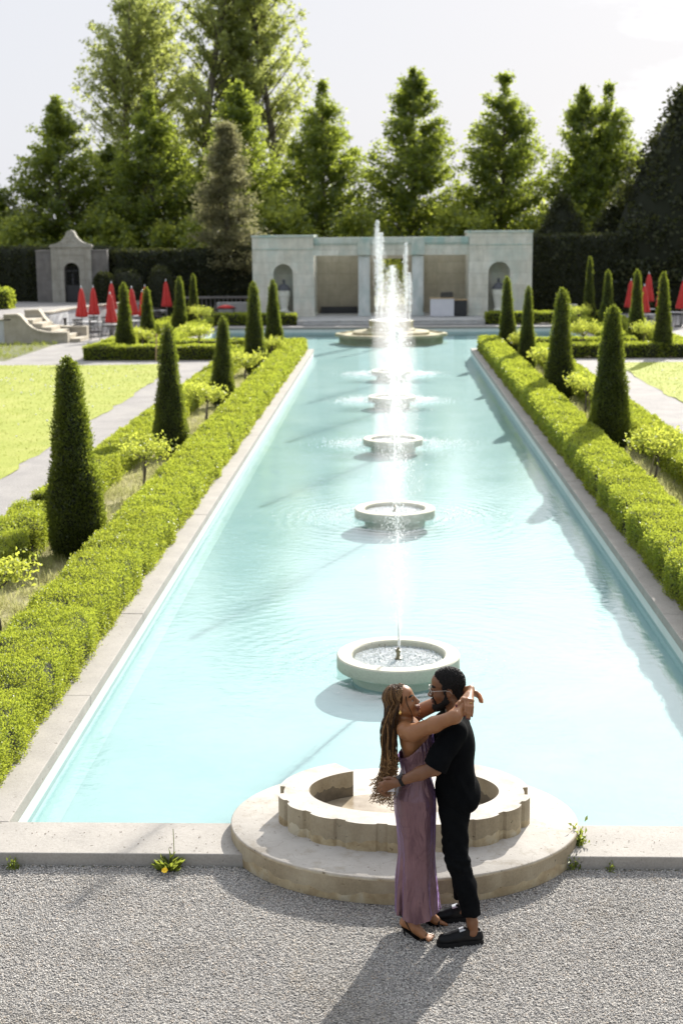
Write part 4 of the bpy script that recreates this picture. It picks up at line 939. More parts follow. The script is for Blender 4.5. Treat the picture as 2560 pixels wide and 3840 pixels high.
def sweep_wall(prof_top, y0, y1, cap=.09):
    n = len(prof_top); mb = MB()
    poly = [(x, z - cap) for x, z in prof_top] + [(prof_top[-1][0], -.01), (prof_top[0][0], -.01)]
    V = [(x, y0, z) for x, z in poly] + [(x, y1, z) for x, z in poly]; m = len(poly); F = []
    for i in range(n - 1):
        x0, z0 = prof_top[i]; x1, z1 = prof_top[i + 1]
        mb.add([(x0, y0, -.01), (x1, y0, -.01), (x1, y0, z1 - cap), (x0, y0, z0 - cap), (x0, y1, -.01), (x1, y1, -.01), (x1, y1, z1 - cap), (x0, y1, z0 - cap)],
               [(0, 1, 2, 3), (5, 4, 7, 6), (3, 2, 6, 7)])
    mb.add([(prof_top[0][0], y0, -.01), (prof_top[0][0], y0, prof_top[0][1] - cap), (prof_top[0][0], y1, prof_top[0][1] - cap), (prof_top[0][0], y1, -.01)], [(0, 1, 2, 3)])
    mb.add([(prof_top[-1][0], y0, -.01), (prof_top[-1][0], y0, prof_top[-1][1] - cap), (prof_top[-1][0], y1, prof_top[-1][1] - cap), (prof_top[-1][0], y1, -.01)], [(3, 2, 1, 0)])
    w = mb.build('side_wall', m_step, st)
    mb = MB(); o = .05
    for i in range(n - 1):
        x0, z0 = prof_top[i]; x1, z1 = prof_top[i + 1]
        V = [(x0, y0 - o, z0 - cap + .003), (x1, y0 - o, z1 - cap + .003), (x1, y1 + o, z1 - cap + .003), (x0, y1 + o, z0 - cap + .003), (x0, y0 - o, z0), (x1, y0 - o, z1), (x1, y1 + o, z1), (x0, y1 + o, z0)]
        F = [(0, 1, 5, 4), (2, 3, 7, 6), (4, 5, 6, 7), (3, 2, 1, 0)]
        if i == 0: F.append((0, 4, 7, 3))
        if i == n - 2: F.append((1, 2, 6, 5))
        mb.add(V, F)
    mb.build('coping_cap', m_step, w)
sweep_wall([(-16.62, 1.25), (-16.0, 1.27), (-15.85, 1.18), (-15.70, .99), (-15.55, .82), (-15.38, .68), (-15.15, .57), (-14.7, .49), (-14.3, .47), (-13.86, .48)], 61.45, 61.85)
sweep_wall([(-16.28, 1.32), (-15.64, 1.34), (-15.54, 1.22), (-15.42, 1.0), (-15.23, .80), (-15.0, .66), (-14.7, .60), (-14.3, .585), (-13.5, .58)], 63.75, 64.15)
for k in range(6):
    mb = MB(); x1 = -13.45 - k * .40; mb.box(-16.3, x1, 61.86, 63.74, k * .165 - .02 if k else 0, (k + 1) * .165 - .002, .008); mb.build('stair_tread', m_step, st)
# gateway
gt = thing('stone_gateway', 'grey stone gateway with curved pediment and arched opening', 'gateway', (-17.22, 78.0, 1.0))
mb = MB(); cx, r = arch_face(mb, -1.1, 1.1, 0, 2.95, -.42, .42, 0, 1.72, 0, .55); mb.build('gate_wall', m_gate, gt)
mb = MB(); mb.box(-.72, -.66, -.03, 0, 0.05, 2.55); mb.box(.66, .72, -.03, 0, .05, 2.55); mb.box(-.72, .72, -.03, 0, 2.55, 2.61); mb.build('panel_moulding', m_gate, gt)
mb = MB(); mb.box(-1.16, 1.16, -.06, .6, 2.95, 3.05, .015); mb.build('cornice', m_gate, gt)
mb = MB(); p = [(-1.14, 3.053), (1.14, 3.053), (1.14, 3.10), (.82, 3.16), (.55, 3.28), (.38, 3.45), (.27, 3.60), (.24, 3.72), (.14, 3.83), (0, 3.87), (-.14, 3.83), (-.24, 3.72), (-.27, 3.60), (-.38, 3.45), (-.55, 3.28), (-.82, 3.16), (-1.14, 3.10)]
mb.prism_y(p, .02, .5); mb.ell((0, .02, 3.45), (.13, .05, .2), 12, 8); mb.ell((-.16, .02, 3.3), (.1, .04, .09), 10, 6); mb.ell((.16, .02, 3.3), (.1, .04, .09), 10, 6); mb.build('pediment', m_gate, gt)
for s in (-1, 1):
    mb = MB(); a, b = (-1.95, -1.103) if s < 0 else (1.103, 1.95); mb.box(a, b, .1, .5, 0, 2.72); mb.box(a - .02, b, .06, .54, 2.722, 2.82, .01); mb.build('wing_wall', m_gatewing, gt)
ig = thing('iron_gate', 'black wrought-iron gate filling the stone archway', 'gate', (-17.22, 78.28, 1.0))
mb = MB(); mb.tube([(-.40, 0, 0), (-.40, 0, 1.72)] + [(.40 * math.cos(a), 0, 1.72 + .40 * math.sin(a)) for a in np.linspace(PI, 0, 17)][1:-1] + [(.40, 0, 1.72), (.40, 0, 0)], .022, 6)
mb.box(-.4, .4, -.012, .012, .02, .07); mb.box(-.4, .4, -.012, .012, 1.66, 1.72); mb.box(-.4, .4, -.012, .012, .86, .92); mb.build('gate_frame', m_iron, ig)
mb = MB()
for k in range(-6, 7): mb.tube([(k * .058, 0, .07), (k * .058, 0, 1.66)], .009, 5)
for k in (-1, 0, 1): mb.tube([(.11 * math.cos(a) + k * .2, 0, 1.84 + (.04 if k == 0 else 0) + .09 * math.sin(a)) for a in np.linspace(0, 2 * PI, 17)], .012, 5)
mb.box(-.38, .38, -.006, .006, .07, .86); mb.ell((0, -.01, 1.15), (.06, .02, .22), 10, 8); mb.ell((0, -.01, 1.45), (.05, .02, .1), 10, 8); mb.build('bars', m_iron, ig)
# dark parapet and planter wall behind the left terrace
t = thing('parapet_wall', 'low dark balustraded parapet under the tall hedge', 'wall')
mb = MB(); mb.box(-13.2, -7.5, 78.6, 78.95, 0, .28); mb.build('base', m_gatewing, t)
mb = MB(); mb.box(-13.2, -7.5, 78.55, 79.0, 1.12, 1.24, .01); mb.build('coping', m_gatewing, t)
for k in range(24):
    mb = MB(); x = -13.05 + k * .235; mb.lathe([(.05, .28), (.075, .45), (.075, .6), (.04, .85), (.055, 1.12)], 8, (x, 78.77)); mb.build('baluster', m_gatewing, t)
mb = MB(); mb.box(-9.3, -7.2, 77.6, 78.3, 0, .95, .02); tag(mb.build('stone_block', m_greystone), 'plain grey stone block wall behind the red-covered tables', 'wall')
mb = MB(); mb.box(9.15, 9.75, 75.0, 75.5, 0, .78, .02); mb.box(9.05, 9.85, 74.95, 75.55, .782, .86, .015); tag(mb.build('stone_pedestal', m_greystone), 'grey stone pedestal behind the right pool arm', 'pedestal')
def bush(x, y, z, w, h, lab, seed, mats=(m_yewcore, m_dark), n=2600, s=.12):
    rng = np.random.default_rng(seed); d = unit(rng.normal(size=(n, 3))); d[:, 2] = np.abs(d[:, 2])
    P = np.sign(d) * np.abs(d) ** .75 * np.array([w / 2, w / 2, h]) * rng.uniform(.9, 1.03, (n, 1)); V, F = leaf_arrays(P, d + rng.normal(0, .6, (n, 3)), s, .5)
    mb = MB(); mb.lathe([(w * .44, .0), (w * .46, h * .5), (w * .4, h * .8), (w * .2, h * .93), (.01, h * .95)], 18); Vc = np.array(mb.v)
    Fc = np.array([f for f in mb.f if len(f) == 4]); Vv, Ff, fm = join_arrays([(Vc, Fc, 0), (V, F, 1)])
    return tag(mesh_np('clipped_bush', Vv, Ff, list(mats), fm=fm, loc=(x, y, z)), lab, 'bush', 'dark clipped bushes by the gateway')
bush(-14.3, 78.2, .0, 2.2, 2.75, 'dark domed bush right of the iron gate, with an umbrella before it', 1)
bush(-12.4, 78.2, .0, 1.5, 2.85, 'dark domed bush left of the parapet', 2)
bush(-15.3, 77.2, 1.0, 1.2, 1.6, 'half-hidden dark bush touching the gateway', 3)

# ================================================================== closed umbrellas, tables, chairs
def umbrella():
    t = bpy.data.objects.new('closed_umbrella', None); t.empty_display_size = .1; link(t)
    mb = MB(); mb.lathe([(.25, 0), (.25, .05), (.06, .09), (.04, .1)], 20); mb.build('base', m_chair, t, smooth=True, angle=40)
    mb = MB(); mb.tube([(0, 0, .08), (0, 0, 2.2)], .024, 10); mb.build('pole', m_pole, t, smooth=True)
    mb = MB(); fold = lambda a, f: 1 + (.05 + .22 * (1 - f)) * math.cos(8 * a + .6 * math.sin(3 * f)) + .06 * math.sin(3 * a + 5 * f)
    mb.lathe([(.15, .86), (.215, .87), (.225, .95), (.20, 1.15), (.165, 1.4), (.135, 1.65), (.11, 1.9), (.085, 2.05), (.05, 2.14), (.03, 2.2)], 64, fold=fold); mb.build('canopy', m_red, t, smooth=True)
    mb = MB(); mb.lathe([(.035, 2.19), (.035, 2.23), (.02, 2.27), (.012, 2.31), (.001, 2.32)], 12); mb.build('finial', m_silver, t, smooth=True)
    return t
UM = umbrella(); first = True
for i, (x, y, h, lab) in enumerate([(-14.24, 66.2, 2.31, 'leftmost closed red umbrella, before the whitewashed wall'), (-14.1, 68.3, 2.25, 'closed red umbrella just right of the iron gate'),
        (-14.15, 73.0, 2.3, 'shaded closed red umbrella in front of the domed bush'), (-12.15, 62.8, 2.15, 'brightest closed red umbrella, lowest in the left cluster'),
        (-12.2, 68.2, 2.2, 'closed red umbrella left of the leaning cone'), (-12.25, 72.5, 2.12, 'closed red umbrella peeping above the leaning cone'),
        (-11.95, 70.6, 1.98, 'second umbrella peeping over the leaning cone, lower'), (-11.75, 69.0, 2.0, 'closed red umbrella right of the leaning cone, in sun'), (-11.7, 75.6, 2.3, 'thin lone red umbrella in shade by the parapet'),
        (11.95, 71.6, 2.3, 'closed red umbrella standing left of the right-hand cones'), (13.7, 76.2, 2.5, 'tallest shaded umbrella right of the middle right cone'),
        (12.1, 68.2, 2.15, 'closed umbrella half hidden by the middle right cone'), (13.6, 72.0, 2.33, 'closed umbrella half hidden by the cone nearest the right edge'), (14.2, 70.0, 2.35, 'closed red umbrella at the right picture edge')]):
    o = UM if first else copy_tree(UM); first = False
    o.location = (x, y, 0); s = h / 2.32; o.scale = (s * 1.12, s * 1.12, s); o.rotation_euler = (R(random.uniform(-1.5, 1.5)), R(-4.5 if i == 7 else random.uniform(-1.5, 1.5)), random.uniform(0, 6))
    tag(o, lab, 'umbrella', 'closed red umbrellas on the terraces')
def table():
    t = bpy.data.objects.new('garden_table', None); t.empty_display_size = .1; link(t)
    mb = MB(); mb.lathe([(.44, .70), (.46, .705), (.46, .725), (.44, .73)], 32); mb.build('tabletop', m_tabletop, t, smooth=True, angle=40)
    for k in range(4):
        a = k * PI / 2 + .4; mb = MB(); mb.tube([(.34 * math.cos(a), .34 * math.sin(a), 0), (.2 * math.cos(a), .2 * math.sin(a), .35), (.3 * math.cos(a), .3 * math.sin(a), .70)], .014, 6); mb.build('leg', m_chair, t)
    return t
def chair():
    t = bpy.data.objects.new('garden_chair', None); t.empty_display_size = .1; link(t)
    mb = MB(); mb.box(-.23, .23, -.22, .22, .43, .455, .008); mb.build('seat', m_chair, t)
    mb = MB()
    for k in range(6): mb.box(-.2 + k * .072, -.16 + k * .072, .215, .235, .46, .84)
    mb.box(-.24, .24, .21, .24, .84, .89, .006); mb.build('backrest', m_chair, t)
    for s in (-1, 1):
        mb = MB(); mb.tube([(s * .25, .22, .64), (s * .27, 0, .67), (s * .26, -.2, .66), (s * .25, -.22, .45)], .014, 6); mb.build('armrest', m_silver if False else m_pole, t)
        for yy in (-.2, .22): mb = MB(); mb.tube([(s * .21, yy, .44), (s * .235, yy * 1.1, 0)], .014, 6); mb.build('leg', m_chair, t)
    return t
TB = table(); CH = chair(); ft = fc = True
for x, y, lab in [(-13.7, 64.9, 'round table by the foot of the far stair wall'), (-12.9, 66.6, 'round table between the first red umbrellas'), (-12.15, 62.8, 'round table under the brightest umbrella'), (-12.3, 69.6, 'dark-shaded round table behind the leaning cone'),
        (-12.0, 74.4, 'round table by the lone umbrella'), (-11.85, 65.4, 'pale round table end seen right of the leaning cone'), (12.1, 68.2, 'round pale table among the right-hand umbrellas'), (14.0, 69.8, 'round pale table at the right picture edge'), (13.0, 72.9, 'round table behind the right-hand cones')]:
    o = TB if ft else copy_tree(TB); ft = False; o.location = (x + (.06 if (x, y) in ((-12.15, 62.8), (12.1, 68.2)) else 0), y, 0); o.rotation_euler = (0, 0, random.uniform(0, 1.5)); tag(o, lab, 'table', 'round garden tables')
for x, y, rz, lab in [(-14.5, 64.9, 1.5, 'slatted dark chair left of the stair-foot table'), (-13.6, 65.7, .1, 'dark chair behind the stair-foot table'), (-13.9, 64.1, 3.0, 'dark chair with its back to the viewer at the stair-foot table'),
        (-12.9, 67.4, .2, 'dark chair behind the table of the first umbrellas'), (-12.2, 66.5, -1.4, 'dark chair right of the table of the first umbrellas'), (-13.0, 65.9, 3.2, 'dark chair in front of the table of the first umbrellas'),
        (-12.9, 62.7, 1.6, 'dark chair left of the brightest umbrella'), (-12.2, 63.7, .1, 'dark chair behind the brightest umbrella'), (-12.9, 69.7, 1.4, 'shaded chair behind the brightest umbrella, farther back'), (-12.4, 74.9, .6, 'shaded chair by the lone umbrella'),
        (-11.8, 73.6, 2.8, 'shaded chair before the lone umbrella'), (12.8, 68.3, -1.5, 'dark chair among the right-hand umbrellas'), (12.2, 69.2, .1, 'dark chair behind the first right-hand umbrella'), (13.3, 69.6, 1.4, 'dark chair near the right picture edge')]:
    o = CH if fc else copy_tree(CH); fc = False; o.location = (x, y, 0); o.rotation_euler = (0, 0, rz); tag(o, lab, 'chair', 'dark garden chairs')
for x, lab in ((-8.7, 'red cloth heaped on the dark table before the grey block'), (-6.95, 'red cloth heaped on the dark table nearer the pavilion')):
    t = thing('side_table', 'dark table with splayed legs ' + ('before the grey block' if x < -8 else 'nearer the pavilion'), 'table', (x, 76.6, 0), 0, 'dark tables by the stone block')
    mb = MB(); mb.box(-.55, .55, -.35, .35, .66, .70, .01); mb.build('tabletop', m_chair, t)
    for sx in (-1, 1):
        for sy in (-1, 1): mb = MB(); mb.tube([(sx * .42, sy * .26, .66), (sx * .5, sy * .3, .3), (sx * .46, sy * .3, 0)], .02, 6); mb.build('leg', m_chair, t)
    rng = np.random.default_rng(5); mb = MB()
    mb.lathe([(.36, .702), (.38, .74), (.30, .80), (.16, .86), (.05, .88)], 26, fold=lambda a, f: 1 + .12 * math.sin(3 * a + 4 * f) + .08 * math.sin(7 * a)); o = mb.build('red_cloth', m_red, smooth=True, loc=(x, 76.6, .0)); o.scale = (1.2, .75, 1); tag(o, lab, 'cloth', 'red cloths on the dark tables')
mb = MB(); mb.box(-.02, .02, -.02, .02, 0, 1.0); o = mb.build('marker_post', m_wood, loc=(-8.55, 52.25, 0)); o.rotation_euler = (0, R(3), 0); tag(o, 'short yellow wooden post leaning on the far hedge front', 'post')

# ================================================================== trees
def tree_mesh(kind, seed):
    rng = np.random.default_rng(seed); rd = random.Random(seed); mb = MB(); cl = []
    if kind == 'pyramid':
        H = 13.6; mb.tube([(0, 0, 0), (.05, 0, 4), (-.05, .05, 9), (0, 0, 13)], [.2, .16, .09, .02], 8)
        prof = lambda f: np.interp(f, [0, .08, .2, .34, .5, .7, .86, 1], [.80, 1.0, 1.02, .96, .82, .56, .33, .10]) * 2.9
        z0 = 1.6
        for k in range(230):
            f = rd.random()
            while rd.random() > prof(f) / 2.96: f = rd.random()
            z = z0 + (H - z0) * f; a = rd.uniform(0, 2 * PI); r = prof(f) * rd.uniform(.7, 1.04)
            e = Vector((r * math.cos(a), r * math.sin(a), min(z + r * .45, H))); s = Vector((0, 0, max(z - r * .25, .8)))
            mb.tube([s, s.lerp(e, .5) + Vector((0, 0, .1 * r)), e], [.05 * (1 - f) + .012, .03 * (1 - f) + .01, .006], 5)
            for q in (1.0, .72, .45):
                p = s.lerp(e, q); cl.append((p, .22 + .22 * (1 - f) * rd.random()))
        for k in range(22):
            zz = .16 * k; rr_ = .03 + .20 * zz; aa = rd.uniform(0, 6.28); cl.append((Vector((rr_ * math.cos(aa), rr_ * math.sin(aa), H - zz)), .12 + .05 * zz))
        n, size, fl = 31000, .19, 1.0
    elif kind == 'poplar':
        H = 24; mb.tube([(0, 0, 0), (-.1, 0, 5), (-.35, 0, 12), (-1.4, .2, 18), (-1.9, 0, 24)], [.42, .36, .28, .17, .03], 9)
        for k in range(105):
            f = rd.random() ** .8; z = 4.5 + (H - 4.5) * f; a = rd.uniform(0, 2 * PI); r = np.interp(f, [0, .3, .6, .85, 1], [3.0, 4.4, 4.3, 3.2, 1.0]) * rd.uniform(.4, 1.05)
            cxx = np.interp(z, [0, 5, 12, 18, 24], [0, -.1, -.35, -1.4, -1.9]); s = Vector((cxx, 0, z - r * .55)); e = Vector((cxx + r * math.cos(a), r * math.sin(a), z + r * .35))
            m = s.lerp(e, .5) + Vector((rd.uniform(-.2, .2), rd.uniform(-.2, .2), -.1)); mb.tube([s, m, e], [.09 * (1 - f) + .025, .045, .012], 5)
            for q in (1.0, .8, .6, .4): cl.append((s.lerp(e, q) + Vector((0, 0, rd.uniform(-.4, .2))), rd.uniform(.26, .46)))
        n, size, fl = 18000, .25, 1.0
    elif kind == 'grey':
        H = 10.2; mb.tube([(0, 0, 0), (.05, 0, 3), (0, .05, 7), (0, 0, 10)], [.17, .14, .09, .02], 8)
        for k in range(150):
            f = rd.random() ** 1.1; z = 2.1 + (H - 2.1) * f; a = rd.uniform(0, 2 * PI); r = np.interp(f, [0, .15, .4, .7, 1], [1.2, 1.9, 1.5, .85, .1]) * rd.uniform(.5, 1.05)
            s = Vector((0, 0, z)); e = Vector((r * math.cos(a), r * math.sin(a), z + .25 - .12 * r)); mb.tube([s, e], [.03, .006], 4)
            for q in (1.0, .7, .4): cl.append((s.lerp(e, q), .22 + .12 * rd.random()))
        n, size, fl = 24000, .15, 1.0
    else:  # dense dark cedar
        H = 10.0; mb.tube([(0, 0, 0), (0, 0, 9)], [.25, .03], 8)
        for k in range(420):
            f = rd.random() ** 1.3; z = .1 + (H - .1) * f; a = rd.uniform(0, 2 * PI); r = np.interp(f, [0, .3, .6, .85, 1], [3.3, 3.1, 2.2, 1.1, .15]) * rd.uniform(.8, 1.03)
            cl.append((Vector((r * math.cos(a), r * math.sin(a), z)), .36))
        n, size, fl = 17000, .2, 1.0
    c = np.array([p[:] for p, _ in cl]); s_ = np.array([s for _, s in cl]); k = rng.integers(0, len(c), n)
    P = c[k] + rng.normal(0, 1, (n, 3)) * s_[k][:, None] * np.array([.62, .62, .55 * fl])
    P[:, 2] = np.maximum(P[:, 2], .2)
    D = rng.normal(0, .8, (n, 3)) + np.array([0, 0, -.15 if kind != 'dark' else .3]); V, F = leaf_arrays(P, D, size, .62 if kind != 'grey' else .4)
    return mb, V, F
def make_tree(kind, seed, name, lm):
    root = bpy.data.objects.new(name, None); root.empty_display_size = .2; link(root)
    mb, V, F = tree_mesh(kind, seed); mb.build('trunk', m_bark, root, smooth=True); c = mesh_np('crown', V, F, lm, root)
    if kind == 'dark':
        m2 = MB(); m2.lathe([(2.9, .05), (2.8, 3), (1.95, 6), (.95, 8.4), (.05, 9.7)], 20); m2.build('inner_growth', m_yewcore, root)
    return root
PROT = {}
def tree(key, x, y, h, w, label, cat='tree', group='trees behind the garden'):
    root, used, H0 = PROT[key]
    o = copy_tree(root) if used else root; PROT[key][1] = True
    o.location = (x, y, 0); o.rotation_euler = (0, 0, random.uniform(0, 6.28)); o.scale = (w, w, h / H0); return tag(o, label, cat, group)
PROT['a'] = [make_tree('pyramid', 1, 'pyramidal_tree', m_tree), False, 13.6]; PROT['b'] = [make_tree('pyramid', 2, 'pyramidal_tree', m_tree), False, 13.6]
PROT['p'] = [make_tree('poplar', 3, 'poplar_tree', m_poplar), False, 24.0]; PROT['p2'] = [make_tree('poplar', 12, 'poplar_tree', m_poplar), False, 24.0]
PROT['g'] = [make_tree('grey', 4, 'cedar_tree', m_grey), False, 10.2]; PROT['d'] = [make_tree('dark', 5, 'cedar_tree', m_dark), False, 10.0]
for a in [('a', -25.9, 95, 8.6, .85, 'pale tree cut by the left picture edge'), ('b', -21.6, 95, 13.4, 1.2, 'dark pointed tree above the stone gateway'), ('a', -15.3, 94, 13.6, 1.15, 'dark pointed tree under the tall poplars, left of the grey cedar'),
          ('b', -9.7, 96, 14.3, 1.1, 'dark pointed tree behind the grey cedar tip'), ('a', -4.2, 95, 14.2, 1.15, 'pointed tree above the left end of the pavilion'), ('b', 1.6, 95, 14.9, 1.2, 'pointed tree rising behind the fountain jets'),
          ('a', 7.5, 95, 14.5, 1.15, 'pointed tree above the right end of the pavilion'), ('b', 12.5, 95, 13.7, .95, 'left half of the double-tipped tree at the right'), ('a', 14.2, 95.5, 13.9, .98, 'right half of the double-tipped tree at the right'),
          ('b', 19.6, 96, 13.3, 1.2, 'pointed tree at the right picture edge above the dark cedar'), ('b', -18.6, 97, 10.5, .95, 'lower dark tree between the gateway tree and the poplar trunk'), ('a', -12.4, 97, 9.5, .95, 'lower dark tree beside the grey cedar')]: tree(*a)
for a in [('p', -14.2, 112, 27, 1.12, 'tallest poplar with a leaning bare trunk'), ('p2', -20.5, 113, 22, 1.0, 'leftmost of the airy poplars'), ('p', -8.6, 113, 25, .95, 'rightmost of the airy poplars'), ('p2', -17.5, 116, 25, 1.0, 'airy poplar behind the leaning trunk'), ('p2', -11.2, 116, 26, 1.0, 'poplar behind, right of the leaning trunk')]: tree(*a)
tree('g', -9.1, 82.0, 10.3, 1.45, 'greyish-brown slender cedar left of the pavilion')
for a in [('d', 17.2, 85, 12.4, 1.5, 'huge black-green cedar at the right picture edge'), ('d', 10.3, 86.5, 6.6, .72, 'smaller dark cedar right of the pavilion'), ('d', 13.4, 87, 6.2, .7, 'dark cedar between the two other dark cedars')]: tree(*a)
# broad-leaved shrubs that close the gaps behind the pavilion
def shrub(name, seed):
    root = bpy.data.objects.new(name, None); link(root); rng = np.random.default_rng(seed); rd = random.Random(seed); mb = MB(); cl = []
    for k in range(40):
        a = rd.uniform(0, 2 * PI); r = 2.2 * math.sqrt(rd.random()); z = rd.uniform(1.2, 6.2) * (1 - .25 * (r / 2.2) ** 2); e = Vector((r * math.cos(a), r * math.sin(a), z)); mb.tube([(0, 0, .1), e * .5 + Vector((0, 0, .3)), e], [.07, .04, .01], 5); cl.append(e)
    mb.build('trunk', m_bark, root, smooth=True); c = np.array([p[:] for p in cl]); n = 8000; k = rng.integers(0, len(c), n); P = c[k] + rng.normal(0, .34, (n, 3)); P[:, 2] = np.maximum(P[:, 2], .2)
    V, F = leaf_arrays(P, rng.normal(0, .8, (n, 3)), .25, .65); mesh_np('crown', V, F, m_tree2, root); return root
PROT['s'] = [shrub('broadleaf_shrub', 6), False, 6.3]; PROT['s2'] = [shrub('broadleaf_shrub', 7), False, 6.3]
for i, (x, y, h, w, lab) in enumerate([(-6.9, 90, 6.8, 1.0, 'sunlit shrub between the grey cedar and the pavilion'), (-1.4, 91, 6.2, 1.0, 'sunlit shrub left of the fountain jets above the lintel'), (4.6, 91, 6.3, 1.05, 'sunlit shrub right of the fountain jets above the lintel'), (10.4, 92, 6.6, 1.0, 'sunlit shrub above the dark right-hand cedar'),
        (15.0, 92, 6.4, 1.0, 'sunlit shrub between the right-hand pointed trees'), (-12.6, 91, 6.0, 1.0, 'shrub left of the grey cedar above the tall hedge'), (-17.8, 92, 6.0, 1.1, 'shrub right of the gateway pediment'), (-24.0, 92, 6.0, 1.1, 'shrub left of the gateway above the tall hedge'), (-29, 93, 6.4, 1.1, 'shrub at the left picture edge above the hedge')]):
    tree('s' if i % 2 == 0 else 's2', x, y, h, w, lab, 'shrub', 'shrubs behind the garden')
# distant wood closing the horizon
rng = np.random.default_rng(8); n = 16000; x = rng.uniform(-75, 75, n); y = rng.uniform(126, 136, n); z = rng.random(n) ** .8 * (6.2 + 1.5 * np.sin(x * .21) + 1.1 * np.sin(x * .53 + 1))
V, F = leaf_arrays(np.stack([x, y, z], 1), rng.normal(0, .8, (n, 3)), .55, .65); tag(mesh_np('distant_wood', V, F, m_tree2), 'low distant band of woodland seen between the trunks', 'wood', kind='stuff')
